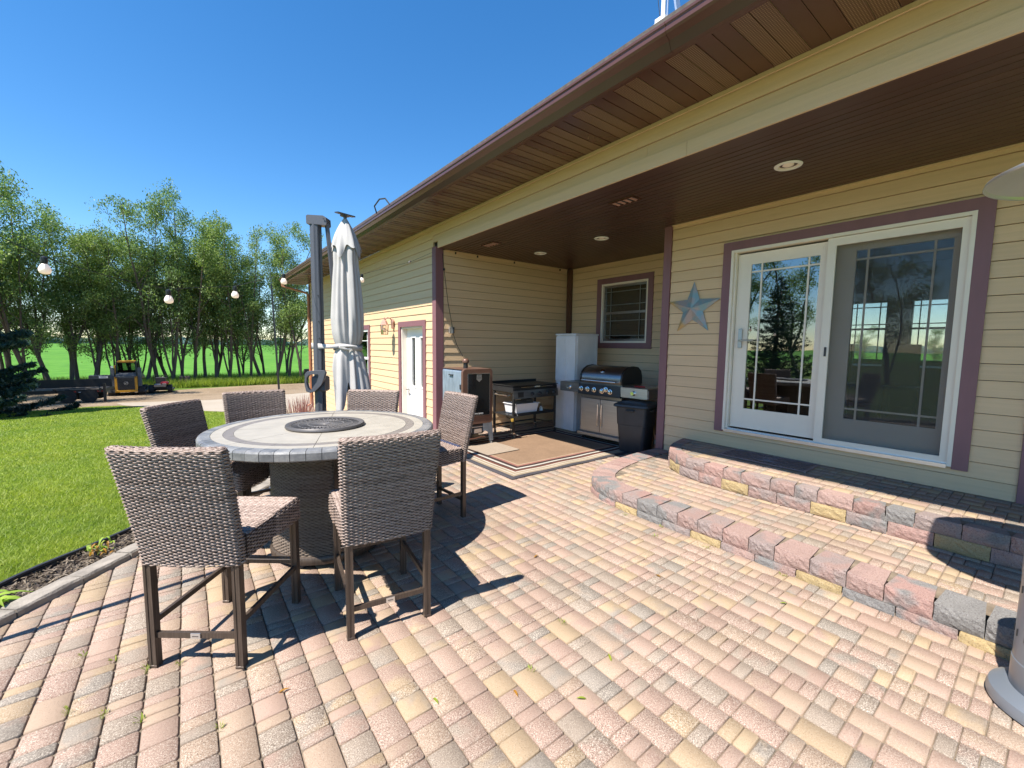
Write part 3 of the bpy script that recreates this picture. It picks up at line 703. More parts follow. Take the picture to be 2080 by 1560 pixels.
def sash(name, X0, y0, y1, z0, z1, gy0, gy1, gz0, gz1, glassm, muny, munz):
    s = empty(name); s.parent = sdr
    part('stile', 'white_in', (X0, X0+.04, y0, gy0, z0, z1), parent=s); part('stile', 'white_in', (X0, X0+.04, gy1, y1, z0, z1), parent=s)
    part('rail', 'white_in', (X0+.001, X0+.039, gy0, gy1, gz1, z1), parent=s); part('rail', 'white_in', (X0+.001, X0+.039, gy0, gy1, z0, gz0), parent=s)
    part('pane', glassm, (X0+.012, X0+.016, gy0, gy1, gz0, gz1), parent=s)
    mb = MB()
    for yy in muny: mb.box(X0+.004, X0+.0105, yy-.008, yy+.008, gz0, gz1)
    for zz in munz: mb.box(X0+.0045, X0+.010, gy0, gy1, zz-.008, zz+.008)
    mb.build('muntin', M['white_in'], s); return s
sash('sliding_sash', XW+.035, 1.495, 2.375, .59, 2.55, 1.585, 2.235, .815, 2.43, 'glass', (1.68, 2.125), (2.345, .925))
sash('fixed_sash', XW+.085, .555, 1.50, .59, 2.555, .66, 1.31, .825, 2.435, 'glass_fixed', (.77, 1.22), (2.35, .925))
# screen in front of the right half
part('screen_frame', 'white_in', (XW-.012, XW+.022, 1.445, 1.515, .575, 2.565), (XW-.012, XW+.022, .56, .607, .575, 2.565), (XW-.011, XW+.021, .607, 1.445, 2.49, 2.565), (XW-.011, XW+.021, .607, 1.445, .575, .615), parent=sdr)
part('screen', 'screen', (XW+.004, XW+.006, .607, 1.445, .615, 2.49), parent=sdr)
mb = MB(); mb.box(XW+.01, XW+.03, 2.285, 2.325, 1.50, 1.72, .006); mb.tube([(XW+.012, 2.305, 1.585), (XW-.03, 2.30, 1.585), (XW-.04, 2.20, 1.59), (XW-.035, 2.14, 1.59)], .009, 8); mb.build('handle', M['steel'], sdr, True)
part('latch', 'dark', (XW-.02, XW-.012, 1.462, 1.48, 1.43, 1.52), parent=sdr)
# ---- the room behind the door, with two windows in its far wall
XR = 10.0
rm = MB()
W2 = [(2.04, 2.62, 1.30, 2.38), (1.15, 1.745, 1.30, 2.38)]
ys = sorted({-1.0, 3.15} | {v for L in W2 for v in L[:2]})
for a, b in zip(ys, ys[1:]):
    op = [L for L in W2 if L[0] <= a+1e-6 and L[1] >= b-1e-6]
    if op: rm.box(XR, XR+.15, a, b, .3, op[0][2]); rm.box(XR, XR+.15, a, b, op[0][3], 3.05)
    else: rm.box(XR, XR+.15, a, b, .3, 3.05)
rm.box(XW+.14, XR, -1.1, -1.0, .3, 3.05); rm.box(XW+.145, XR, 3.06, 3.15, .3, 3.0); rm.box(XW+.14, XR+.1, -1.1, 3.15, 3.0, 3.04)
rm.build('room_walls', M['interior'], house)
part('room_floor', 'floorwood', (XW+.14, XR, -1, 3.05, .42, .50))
for L in W2:
    f = empty('room_window'); f.parent = house
    part('frame', 'black', *frame_boxes(0, L[0]+.03, L[1]-.03, L[2]+.03, L[3]-.03, .03, XR+.02, XR+.08), parent=f)
    mb = MB()
    for yy in (L[0]+.12, L[1]-.12): mb.box(XR+.04, XR+.055, yy-.008, yy+.008, L[2], L[3])
    for zz in (L[3]-.11, 1.96): mb.box(XR+.041, XR+.054, L[0], L[1], zz-.009, zz+.009)
    mb.box(XR+.035, XR+.07, L[0], L[1], 1.86, 1.895); mb.build('muntin', M['black'], f)
tb = empty('dining_table', (8.6, 1.9, .5), 0, 'dark dining table seen inside through the sliding door', 'table')
part('tabletop', 'floorwood', (-.5, .5, -.9, .9, .72, .76), parent=tb)
for sx in (-1, 1):
    for sy in (-1, 1): part('leg', 'floorwood', (sx*.42-.04, sx*.42+.04, sy*.82-.04, sy*.82+.04, 0, .72), parent=tb)
dc = empty('dining_chair', (8.0, 2.2, .5), 0, 'dark dining chair inside, seen left of the room windows', 'chair', 'dining chairs inside')
part('backrest', 'black', (-.02, .02, -.2, .2, .5, 1.08), parent=dc); part('seat', 'black', (0, .42, -.2, .2, .44, .48), parent=dc)
for sx in (0.0, .4):
    for sy in (-.18, .18): part('leg', 'black', (sx-.018, sx+.018, sy-.018, sy+.018, 0, .46), parent=dc)
d2 = copy_tree(dc); d2.location = (8.0, 1.45, .5); d2['label'] = 'dark dining chair inside, seen right of the room windows'

# ---- recessed lights, ceiling vents, star, lantern
for i, (x, y, lb) in enumerate([(4.10, 1.57, 'white recessed ceiling light nearest, above the sliding door'), (4.78, 4.19, 'white recessed ceiling light above the gas grill'), (3.9+.87, 5.5, 'white recessed ceiling light above the storage cabinet')]):
    t = empty('ceiling_light', (x, y, ZC), 0, lb, 'light', 'recessed porch lights')
    MB().lathe([(.105, -.004), (.10, -.012), (.078, -.014), (.074, -.006)], n=28, cap=False).build('trim_ring', M['white'], t, True)
    MB().lathe([(.074, -.006), (.05, .014), (.001, .016)], n=24, cap=False).build('baffle', M['white_in'], t, True)
    MB().sphere((0, 0, .002), .045, 14, 8, .35).build('bulb', M['bulb'], t, True)
for x, y, lb in ((3.77, 3.0, 'brown louvred ceiling vent in the middle of the porch ceiling'), (3.785, 5.52, 'brown louvred ceiling vent close to the corner post')):
    t = empty('ceiling_vent', (x, y, ZC), 0, lb, 'vent', 'porch ceiling vents')
    part('frame', 'brown_metal', (-.075, -.06, -.16, .16, -.012, -.001), (.06, .075, -.16, .16, -.012, -.001), (-.06, .06, -.16, -.145, -.0115, -.001), (-.06, .06, .145, .16, -.0115, -.001), parent=t)
    part('backing', 'black', (-.06, .06, -.145, .145, -.004, -.002), parent=t)
    for k in range(4):
        mb = MB(); yy = -.11+k*.073; mb.add([(-.06, yy-.012, -.004), (.06, yy-.012, -.004), (.06, yy+.012, -.014), (-.06, yy+.012, -.014), (-.06, yy-.010, -.002), (.06, yy-.010, -.002), (.06, yy+.015, -.013), (-.06, yy+.015, -.013)], [(0, 1, 2, 3), (7, 6, 5, 4), (0, 4, 5, 1), (2, 6, 7, 3)])
        mb.build('slat', M['pinkcopper'], t)
def star():
    m, nt, b = nodes('weathered_star'); v = coords(nt)
    c = mixc(nt, ramp(nt, noise(nt, v, 9, 4), [(.4, (0, 0, 0)), (.6, (1, 1, 1))]), (.22, .34, .38), (.40, .33, .31))
    s = nt.nodes.new('ShaderNodeSeparateXYZ'); nt.links.new(v, s.inputs[0])
    d = math_(nt, 'ADD', s.outputs[1], math_(nt, 'MULTIPLY', s.outputs[2], -.4))
    c = mixc(nt, ramp(nt, math_(nt, 'ADD', d, math_(nt, 'MULTIPLY', noise(nt, v, 12, 3), .15)), [(.22, (0, 0, 0)), (.30, (1, 1, 1))]), c, (.50, .33, .14))
    nt.links.new(c, b.inputs['Base Color']); b.inputs['Roughness'].default_value = .5; b.inputs['Metallic'].default_value = .2
    P = [(0.0, -.07, 0)] ; tips = [(.015, .01, .325), (.0, -.325, .09), (.0, -.19, -.28), (.0, .20, -.28), (.0, .325, .09)]
    tips = [(0, .0, .325), (0, -.335, .10), (0, -.205, -.275), (0, .205, -.275), (0, .335, .10)]
    V = [(-.06, 0, 0)]
    for k in range(5):
        V.append((-.004, tips[k][1], tips[k][2])); a = math.radians(90+36+72*k); V.append((-.008, -.135*-math.cos(a), .135*math.sin(a)))
    F = []
    for k in range(5):
        t = 1+2*k; i_ = 2+2*k; p = 2+2*((k-1) % 5); F += [(0, t, i_), (0, p, t)]
    mb = MB(); mb.add(V, F); o = mb.build('barn_star', m); o.location = (XW-.012, 2.87, 1.98)
    md = o.modifiers.new('th', 'SOLIDIFY'); md.thickness = .003
    return tag(o, 'weathered blue and tan metal barn star on the siding left of the sliding door', 'star')
# inner notch order must follow the tips: tips go clockwise seen from the patio
st = star()
lan = empty('wall_lantern', (XG-.02, 8.13, 1.93), 0, 'faded copper wall lantern with seeded glass beside the garage side door', 'lantern')
MB().lathe([(.045, 0), (.06, .01), (.06, .03), (.02, .04)], n=12, axis='x').build('backplate', M['pinkcopper'], lan, True).rotation_euler = (0, 0, math.pi)
mb = MB(); mb.box(-.03, .0, -.035, .035, -.13, .05, .01); mb.tube([(-.02, 0, .0), (-.06, 0, .07), (-.12, .0, .08), (-.18, .0, .03), (-.18, 0, -.02)], .012, 8); mb.build('arm', M['pinkcopper'], lan, True)
LX = -.18
mb = MB(); mb.lathe([(.085, -.06), (.075, -.045), (.045, .02), (.02, .03), (.012, .05), (.018, .06), (.004, .09)], (LX, 0, 0), 8); mb.build('lantern_roof', M['pinkcopper'], lan)
mb = MB()
for k in range(8):
    a = 2*math.pi*k/8; mb.bar((LX+.08*math.cos(a), .08*math.sin(a), -.06), (LX+.066*math.cos(a), .066*math.sin(a), -.25), .007)
mb.lathe([(.07, -.252), (.07, -.245)], (LX, 0, 0), 8); mb.build('cage', M['rust'], lan)
MB().lathe([(.076, -.062), (.062, -.245)], (LX, 0, 0), 8, cap=False).build('lamp_glass', M['lamp_glass'], lan)
MB().sphere((LX, 0, -.15), .028, 10, 8).build('bulb', M['bulb'], lan, True)
# antenna mast above the roof
an = empty('antenna_mast', (6.5, 4.52, 5.0), 0, 'white mast with a strut standing on the roof, cut off by the picture top', 'mast')
mb = MB(); mb.tube([(0, 0, 0), (0, 0, 5)], .035, 10); mb.build('pole', M['white'], an, True)
mb = MB(); mb.bar((.05, -.42, 1.0), (.02, -.12, 2.6), .13, .03); mb.bar((0, -.08, 1.2), (0, -.08, 5), .02); mb.build('brace', M['alu'], an)
mb = MB(); mb.box(-.05, .05, -.06, .12, 1.85, 1.93, .01); mb.tube([(0, .1, 1.9), (0, .16, 1.88), (0, .165, 1.78)], .02, 8); mb.build('clamp', M['white'], an, True)
mb = MB(); mb.tube([(0, .05, 1.9), (0, .30, 3.4)], .006, 5); mb.tube([(0, .0, 2.2), (0, .30, 3.4)], .006, 5); mb.build('cable', M['black'], an)

# ================================================================== WICKER
def weave(rows, stakes, closed, h, amp=.0035, r=.0028, spp=4, flip=1, uplist=None):
    """rows: list of (P(N,3), Nrm(N,3), Up(N,3)); returns verts, quads, per-vertex row value"""
    V, F, R = [], [], []; base = 0
    for j, (P, Nn, U) in enumerate(rows):
        N = len(P); s = np.linspace(0, 1, N, endpoint=not closed)
        ph = (j//flip) % 2 * math.pi
        w_ = np.sin(2*math.pi*s*stakes/2+ph)
        off = amp*np.tanh(1.8*w_)[:, None] + rng.normal(0, .0004, (N, 1))
        k = rng.normal(0, .0005, (N, 1)); k = (k+np.roll(k, 1, 0)+np.roll(k, -1, 0))*.7
        a = P + U*(-h+k) + Nn*(off-r*.9); b = P + U*k + Nn*(off+r); c = P + U*(h+k) + Nn*(off-r*.9)
        V.append(np.concatenate([a, b, c])); m = N if closed else N-1
        i = np.arange(m); i2 = (i+1) % N
        F.append(np.stack([i, i2, i2+N, i+N], 1)+base); F.append(np.stack([i+N, i2+N, i2+2*N, i+2*N], 1)+base)
        R.append(np.full(3*N, random.random())); base += 3*N
    return np.concatenate(V), np.concatenate(F), np.concatenate(R)
def rrect(w_, t, rad, n):
    """closed rounded rectangle, resampled evenly; returns (x,y), normals"""
    pts = []
    for cx, cy, a0 in ((w_/2-rad, t/2-rad, 0), (-w_/2+rad, t/2-rad, 90), (-w_/2+rad, -t/2+rad, 180), (w_/2-rad, -t/2+rad, 270)):
        for k in range(7):
            a = math.radians(a0+k*15); pts.append((cx+rad*math.cos(a), cy+rad*math.sin(a), math.cos(a), math.sin(a)))
    pts = np.array(pts+[pts[0]]); L = np.concatenate([[0], np.cumsum(np.hypot(*np.diff(pts[:, :2], axis=0).T))])
    s = np.linspace(0, L[-1], n, endpoint=False); return np.stack([np.interp(s, L, pts[:, i]) for i in range(4)], 1)
def join_nm(a, b):
    return np.concatenate([a[0], b[0]]), np.concatenate([a[1], b[1]+len(a[0])]), np.concatenate([a[2], b[2]])
PIT = .0082
def wicker_back():
    rows = []; z0, z1 = .50, 1.05; nr = int((z1-z0)/PIT)
    for j in range(nr+5):
        z = z0+j*PIT; inset = 0
        if j >= nr: k = (j-nr+1)/5; inset = .022*k**1.6; z = z0+nr*PIT+.010*math.sin(k*1.4)
        t = (min(z, z1)-z0)/(z1-z0); w_ = .455+.04*t-2*inset*.6; th = .052-2*inset*.98
        R = rrect(w_, max(th, .008), min(.022, max(th, .008)/2-.0005), 184)
        yc = -.245-.115*t**1.15; curve = .022*(1-(R[:, 0]/(w_/2))**2)
        P = np.stack([R[:, 0], R[:, 1]+yc-curve, np.full(len(R), z)], 1)
        Nn = np.stack([R[:, 2], R[:, 3], np.zeros(len(R))], 1); U = np.tile((0, -.2, .98), (len(R), 1))
        if j >= nr: U = U*.6+np.stack([-R[:, 2], -R[:, 3], np.zeros(len(R))], 1)*.6; Nn = Nn*.5+np.array([0, 0, .85])
        rows.append((P, Nn, U))
    return weave(rows, 46, True, PIT*.45)
def wicker_seat():
    rows = []; z0, z1 = .51, .625; nr = int((z1-z0)/PIT)
    for j in range(nr+1):
        z = z0+j*PIT; ins = max(0, (z-(z1-.02))/.02)**2*.012
        R = rrect(.475-ins*2, .50-ins*2, .03, 300); P = np.stack([R[:, 0]*(1-.04*(R[:, 1] < 0)), R[:, 1]+.015, np.full(len(R), z)], 1)
        rows.append((P, np.stack([R[:, 2], R[:, 3], np.zeros(len(R))], 1), np.tile((0, 0, 1.), (len(R), 1))))
    a = weave(rows, 82, True, PIT*.45)
    rows = []; nx = 88
    for j in range(int(.47/PIT)):
        y = -.215+j*PIT; x = np.linspace(-.228, .228, nx); e = np.minimum(1, (.228-np.abs(x))/.03); f = min(1, (.258-y)/.03)
        z = .622+.006*np.sqrt(np.clip(e*f, 0, 1))-.004*(1-f)
        P = np.stack([x, np.full(nx, y), z], 1); rows.append((P, np.tile((0, 0, 1.), (nx, 1)), np.tile((0, 1., 0), (nx, 1))))
    b = weave(rows, 21, False, PIT*.45); return join_nm(a, b)
def wmesh(name, data, parent, m='wicker'):
    V, F, R = data; return npmesh(name, V, F, M[m], parent, True, {'row': ('POINT', 'FLOAT', R)})

bs = empty('bar_stool', (0, 0, 0), 0, 'x', 'bar stool', 'wicker bar stools round the table')
bk = wmesh('backrest', wicker_back(), bs)
mb = MB(); V = []
for j in range(9):
    t = j/8; z = .505+.545*t; yc = -.245-.115*t**1.15; w_ = .222+.02*t
    for k in range(7): u = -1+2*k/6; V.append((u*w_, yc-.022*(1-u*u)+.019, z))
    for k in range(7): u = 1-2*k/6; V.append((u*w_, yc-.022*(1-u*u)-.019, z))
mb.add(V, [(j*14+k, j*14+(k+1) % 14, (j+1)*14+(k+1) % 14, (j+1)*14+k) for j in range(8) for k in range(14)] + [tuple(8*14+k for k in range(14))]); mb.build('core', M['wicker_back'], bk)
st_ = wmesh('seat', wicker_seat(), bs)
part('core', 'wicker_back', (-.228, .228, -.225, .255, .512, .618), parent=st_)
part('cushion_edge', 'cushion', (-.20, .20, -.232, -.20, .615, .640), parent=bs, bev=.008)
def leg_mb(x, y, top):
    mb = MB(); s = .0175
    for dx in (-1, 1): mb.box(x+dx*.0115-.006, x+dx*.0115+.006, y-s, y+s, .012, top)
    mb.box(x-.006, x+.006, y-s+.003, y+s-.003, .012, top); mb.box(x-s-.001, x+s+.001, y-s-.001, y+s+.001, 0, .014, .002); return mb
for x, y in ((-.20, -.255), (.20, -.255), (-.20, .245), (.20, .245)): leg_mb(x, y, .515).build('leg', M['bronze_leg'], bs)
for name, a, b in (('stretcher', (-.19, -.255, .155), (.19, -.255, .155)), ('stretcher', (-.20, -.24, .215), (-.20, .23, .215)), ('stretcher', (.20, -.24, .215), (.20, .23, .215)), ('footrest', (-.19, .245, .25), (.19, .245, .25))):
    mb = MB(); mb.bar(a, b, .016, .026); mb.build(name, M['bronze_leg'], bs)
part('foot_plate', 'steel', (-.19, .19, .23, .262, .263, .268), parent=bs)
tg = part('maker_tag', 'alu', (-.022, .022, -.268, -.2635, .143, .168), parent=bs)
part('engraving', 'steel_dark', (-.014, .014, -.2692, -.2686, .153, .158), parent=tg)
stools = [  # x, y, facing dx, dy, label
    ((.138, 2.545), (.609, .793), 'wicker bar stool nearest the grass, its woven back towards the camera'),
    ((.838, 2.341), (.145, .989), 'wicker bar stool in the middle front, standing directly before the table'),
    ((.19, 3.62), (.78, -.62), 'wicker bar stool at the left side of the table with a shaded dark back'),
    ((.515, 4.10), (.10, -.995), 'wicker bar stool behind the table on its left, in front of the driveway'),
    ((1.60, 3.305), (-.998, -.06), 'wicker bar stool at the right end of the table, seen side-on by the smoker'),
    ((1.165, 3.725), (-.66, -.75), 'wicker bar stool behind the table on its right, before the folded umbrella')]
for i, ((x, y), (dx, dy), lb) in enumerate(stools):
    o = bs if i == 0 else copy_tree(bs)
    o.location = (x, y, 0); o.rotation_euler = (0, 0, math.atan2(-dx, dy)); o['label'] = lb

# ------------------------------------------------------------------ fire-pit table
TX, TY = .79, 3.265
tb = empty('bar_table', (TX, TY, 0), 0, 'round stone topped bar table on a wicker drum base', 'table')
m, nt, b = nodes('slate_tile'); v = coords(nt); oi = nt.nodes.new('ShaderNodeObjectInfo')
c = ramp(nt, math_(nt, 'ADD', math_(nt, 'MULTIPLY', noise(nt, v, 22, 5, .65), .7), math_(nt, 'MULTIPLY', oi.outputs['Random'], .3)), [(.3, (.115, .116, .12)), (.55, (.19, .188, .188)), (.75, (.28, .272, .255))])
nt.links.new(c, b.inputs['Base Color']); b.inputs['Roughness'].default_value = .38; bump(nt, b, noise(nt, v, 60, 4), .35, .003); M['slate'] = m
M['cream'] = mat('cream_stone', (.35, .315, .26), .42, var=.10, scale=9, bmp=.15, bscale=80)
M['band'] = mat('taupe_stone_band', (.19, .165, .145), .42, var=.12, scale=16, bmp=.2, bscale=80)
def wedge(name, r0, r1, a0, a1, z0, z1, m, n=5, edge=0.):
    mb = MB(); prof = [(r0, z0), (r1-edge*.25, z0), (r1, z0+edge*.3), (r1, z1-edge*.7), (r1-edge*.3, z1-edge*.2), (r1-edge, z1), (r0, z1)] if edge else [(r0, z0), (r1, z0), (r1, z1), (r0, z1)]
    k = len(prof); V = [(r*math.cos(a0+(a1-a0)*i/n), r*math.sin(a0+(a1-a0)*i/n), z) for i in range(n+1) for r, z in prof]
    mb.add(V, [(i*k+j, (i+1)*k+j, (i+1)*k+(j+1) % k, i*k+(j+1) % k) for i in range(n) for j in range(k)] + [tuple(range(k)), tuple(n*k+j for j in range(k))[::-1]])
    return mb.build(name, M[m], tb)
NT = 58
for i in range(NT):
    a0 = 2*math.pi*i/NT; wedge('rim_tile', .695, .768+random.uniform(-.0015, .0015), a0+.0022, a0+2*math.pi/NT-.0022, .836, .899, 'slate', 3, .022)
SEAM = math.atan2(-.9, -.32)   # direction of the joint across the top
for i in range(8):
    a0 = SEAM+2*math.pi*i/8; a1 = a0+2*math.pi/8; wedge('cream_ring', .628, .693, a0+.0025, a1-.0025, .87, .898, 'cream', 8); wedge('top_tile', .245, .566, a0+.004, a1-.004, .87, .898, 'cream', 8)
for i in range(16):
    a0 = SEAM+2*math.pi*i/16; wedge('band_tile', .568, .626, a0+.002, a0+2*math.pi/16-.002, .87, .8975, 'band', 5)
MB().lathe([(.1, .84), (.755, .84), (.755, .88), (.10, .88)], n=60).build('tabletop_core', M['slate'], tb)
ls = empty('burner_cover'); ls.parent = tb
mb = MB(); mb.lathe([(.24, .899), (.262, .90), (.268, .908), (.266, .918), (.262, .923), (.24, .922), (.228, .917), (.228, .912), (.24, .905)], n=60); mb.build('ring', mat('burner_ring', (.11, .10, .095), .45, .3), ls, True)
mb = MB(); mb.lathe([(.001, .909), (.23, .909)], n=40, cap=False)
mb.build('plate', mat('burner_plate', (.10, .088, .08), .55, var=.1), ls)
mb = MB(); mb.lathe([(.115, .911), (.118, .918), (.124, .918), (.127, .911)], n=48, cap=False); mb.lathe([(.001, .914), (.03, .92), (.035, .911)], n=20, cap=False); mb.lathe([(.178, .911), (.18, .917), (.184, .917), (.186, .911)], n=48, cap=False)
for i in range(40):
    a = 2*math.pi*i/40; mb.bar((.03*math.cos(a), .03*math.sin(a), .914), (.232*math.cos(a), .232*math.sin(a), .915), .0055, .005)
mb.build('sunburst', mat('burner_rib', (.17, .155, .145), .45, .3), ls, True)
rows = []; n = 312; a = np.linspace(0, 2*math.pi, n, endpoint=False); ca, sa = np.cos(a), np.sin(a); P2 = .0105
for j in range(int((.835-.085)/P2)):
    z = .09+j*P2; rows.append((np.stack([.365*ca, .365*sa, np.full(n, z)], 1), np.stack([ca, sa, 0*a], 1), np.tile((0, 0, 1.), (n, 1))))
base_ = wmesh('drum', weave(rows, 104, True, P2*.45, .0028, .0024, flip=1), tb, 'wicker_base')
MB().lathe([(.358, .06), (.358, .84)], n=48, cap=False).build('core', M['wicker_back'], base_)
mb = MB(); mb.lathe([(.36, .035), (.382, .035), (.385, .05), (.385, .075), (.376, .088), (.36, .088)], n=56); mb.build('base_ring', M['bronze_leg'], tb, True)
for k in range(4):
    a = math.radians(45+90*k); MB().lathe([(.03, 0), (.034, .01), (.03, .04)], (.33*math.cos(a), .33*math.sin(a), 0), 12).build('foot', M['dark'], tb)
a = math.atan2(-1, -.02)
mb = MB()
for da in (-.07, .07):
    aa = a+da; mb.bar((.372*math.cos(aa), .372*math.sin(aa), .09), (.372*math.cos(aa), .372*math.sin(aa), .835), .03, .02, (math.cos(aa), math.sin(aa), 0))
mb.build('door_post', M['bronze_leg'], tb)

# ------------------------------------------------------------------ cantilever umbrella, folded
um = empty('umbrella', (1.10, 4.74, 0), 0, 'folded grey cantilever umbrella behind the table', 'umbrella')
mb = MB(); N = 16; V = []
for z in (.06, 2.70):
    for k in range(N*2):
        aa = math.pi*k/N; r = .056 if k % 4 in (0, 1) else .0525; V.append((r*math.cos(aa), r*math.sin(aa), z))
mb.add(V, [(k, (k+1) % (2*N), 2*N+(k+1) % (2*N), 2*N+k) for k in range(2*N)]); mb.build('mast', M['mast'], um)
dxy = Vector((.794, -.607)); 
def loc(a, z, f=0): return (dxy.x*a - .607*f*1.0, dxy.y*a - .794*f*1.0, z)   # a = sideways in the view, f = towards the viewer
mb = MB(); mb.prism([(-.068, 2.69), (.125, 2.675), (.133, 2.69), (.13, 2.75), (.10, 2.768), (-.055, 2.775), (-.07, 2.765)], 'y', -.055, .055); cap = mb.build('mast_cap', M['mast'], um); cap.rotation_euler = (0, 0, math.atan2(dxy.y, dxy.x))
mb = MB(); mb.lathe([(.008, -.068), (.008, -.064)], (.11, 0, 2.735), 10, 'y'); mb.build('bolt', M['dark'], um).rotation_euler = (0, 0, math.atan2(dxy.y, dxy.x))
mb = MB(); mb.bar(loc(.115, 2.70), loc(.20, 1.65), .03, .05); mb.build('arm', M['mast'], um)
mb = MB(); mb.bar(loc(.055, 2.6, .02), loc(.055, .2, .02), .022, .012); mb.build('track', M['dark'], um)
for z in (1.72, 1.55, 1.98):
    mb = MB(); mb.lathe([(.006, 0), (.006, .008)], loc(.03, z, .056), 8, 'y'); mb.build('screw', M['dark'], um)
# crank handle: rounded triangular ring
out = [(-.125, .075), (-.10, .105), (-.02, .118), (.075, .12), (.09, .10), (.07, .03), (.045, -.03), (-.02, -.095), (-.075, -.115), (-.115, -.10), (-.13, -.03)]
inn = [(-.098, .045), (-.075, .07), (-.03, .078), (.015, .075), (.02, .06), (.0, .0), (-.03, -.04), (-.055, -.075), (-.075, -.085), (-.09, -.06), (-.103, -.01)]
mb = MB(); k = len(out); V = []
for yy, sc_ in ((-.022, .97), (-.014, 1.), (.014, 1.), (.022, .97)): V += [(x*sc_, yy, z*sc_) for x, z in out]
for yy, sc_ in ((-.022, 1.03), (-.014, 1.), (.014, 1.), (.022, 1.03)): V += [(x*sc_-.001, yy, z*sc_) for x, z in inn]
F = []
for l in range(3):
    for i in range(k): F.append((l*k+i, l*k+(i+1) % k, (l+1)*k+(i+1) % k, (l+1)*k+i)); F.append((4*k+l*k+(i+1) % k, 4*k+l*k+i, 4*k+(l+1)*k+i, 4*k+(l+1)*k+(i+1) % k))
for i in range(k): F.append((i, 4*k+i, 4*k+(i+1) % k, (i+1) % k)); F.append((3*k+(i+1) % k, 7*k+(i+1) % k, 7*k+i, 3*k+i))
mb.add(V, F); h = mb.build('crank_handle', M['mast'], um, True); h.rotation_euler = (0, 0, math.atan2(dxy.y, dxy.x)); h.location = loc(.015, 1.105, .085); h.scale = (1, 1, 1)
mb = MB(); mb.box(-.06, .075, -.06, .06, 1.0, 1.16, .015); mb.build('crank_housing', M['mast'], um).rotation_euler = (0, 0, math.atan2(dxy.y, dxy.x))
mb = MB(); mb.box(-.5, .5, -.04, .04, 0, .06); mb.box(-.04, .04, -.5, .5, 0.001, .059); mb.build('cross_base', M['mast'], um)
for sx in (-1, 1):
    for sy in (-1, 1): part('ballast_slab', 'conc', (sx*.07, sx*.47, sy*.07, sy*.47, .0, .05), parent=um)
# canopy: pleated loft round its own pole
CX, CY = .244, -.163
prof = [(2.70, .055), (2.66, .075), (2.58, .10), (2.50, .118), (2.43, .135), (2.30, .135), (2.15, .15), (1.95, .165), (1.75, .175), (1.60, .172), (1.52, .155), (1.475, .135), (1.44, .145), (1.36, .165), (1.25, .175), (1.1, .185), (.95, .19), (.82, .20)]
NA = 144; V = []; zs = [p[0] for p in prof]; rs = [p[1] for p in prof]
ax = math.atan2(-.607, .794)      # azimuth of "right" in the picture
folds = [(random.uniform(0, 2*math.pi), random.uniform(.75, 1.25)) for _ in range(9)]
def hem(a):
    d = (a-ax) % (2*math.pi); d = d if d < math.pi else d-2*math.pi     # 0 = right, -pi/2 = towards the viewer, +-pi = left
    pts = [(-3.15, 1.24), (-2.55, 1.24), (-2.30, 1.22), (-2.22, .80), (-1.75, .70), (-1.45, .86), (-1.25, 1.12), (-1.05, 1.02), (-.75, .94), (-.2, .95), (.6, .9), (1.6, .85), (2.4, 1.1), (3.15, 1.24)]
    return float(np.interp(d, [p[0] for p in pts], [p[1] for p in pts]))
rowsz = np.concatenate([np.linspace(2.70, 1.52, 34), np.linspace(1.50, 1.40, 8), np.linspace(1.37, .8, 20)])
for iz, z in enumerate(rowsz):
    for k in range(NA):
        a = 2*math.pi*k/NA; zz = z
        r = .86*float(np.interp(-zz, [-q for q in zs], rs))
        low_ = max(0, (1.44-z)/(1.44-.8)) if z < 1.44 else 0
        if low_ > 0: zz = 1.44+(hem(a)-1.44)*low_; r = .84*float(np.interp(-zz, [-q for q in zs], rs))
        pl = sum(math.sin(n_*a+p_+zz*.8*q_) * w_ for n_, p_, q_, w_ in ((5, .4, .9, .45), (8, 1.9, -.7, .55), (13, 2.2, .5, .28)))
        pl += .5*math.sin(3*a+1.1+zz*1.6)+.30*math.sin(17*a+zz*2.5+.7*math.sin(zz*4))
        am = float(np.interp(z, [.8, 1.40, 1.44, 1.50, 1.75, 2.4, 2.7], [.20, .10, .05, .06, .15, .13, .03]))
        rr_ = r*(1+am*pl); sq = 1.0+.0*math.cos(a)
        d = (a-ax); fl = .075*max(0, math.cos(d))**3*low_*.9
        V.append((CX+(rr_+fl)*math.cos(a), CY+(rr_+fl)*math.sin(a), zz))
nz = len(rowsz); F = [(i*NA+k, (i+1)*NA+k, (i+1)*NA+(k+1) % NA, i*NA+(k+1) % NA) for i in range(nz-1) for k in range(NA)]
cn = npmesh('canopy', V, F, M['fabric'], um, True)
V = []; rowsz = np.linspace(0, 1, 16)
for t in rowsz:
    for k in range(NA):
        a = 2*math.pi*k/NA; pl = .5*math.sin(8*a+.6)+.35*math.sin(5*a+2)+.2*math.sin(13*a)
        hemz = 2.43+.05*math.sin(4*a+1.2)-.035*math.sin(8*a+.6)
        z = 2.755+(hemz-2.755)*t; r = .02+.102*math.sin(min(1, t*1.15)*1.45)+.022*t**3; rr_ = r*(1+.22*pl*t)
        V.append((CX+rr_*math.cos(a), CY+rr_*math.sin(a), z))
F = [(i*NA+k, (i+1)*NA+k, (i+1)*NA+(k+1) % NA, i*NA+(k+1) % NA) for i in range(15) for k in range(NA)]
npmesh('vent_flap', V, F, M['fabric'], um, True)
mb = MB(); mb.lathe([(.012, 2.74), (.018, 2.775), (.05, 2.785), (.05, 2.79)], (CX, CY, 0), 10); mb.build('finial', M['mast'], um)
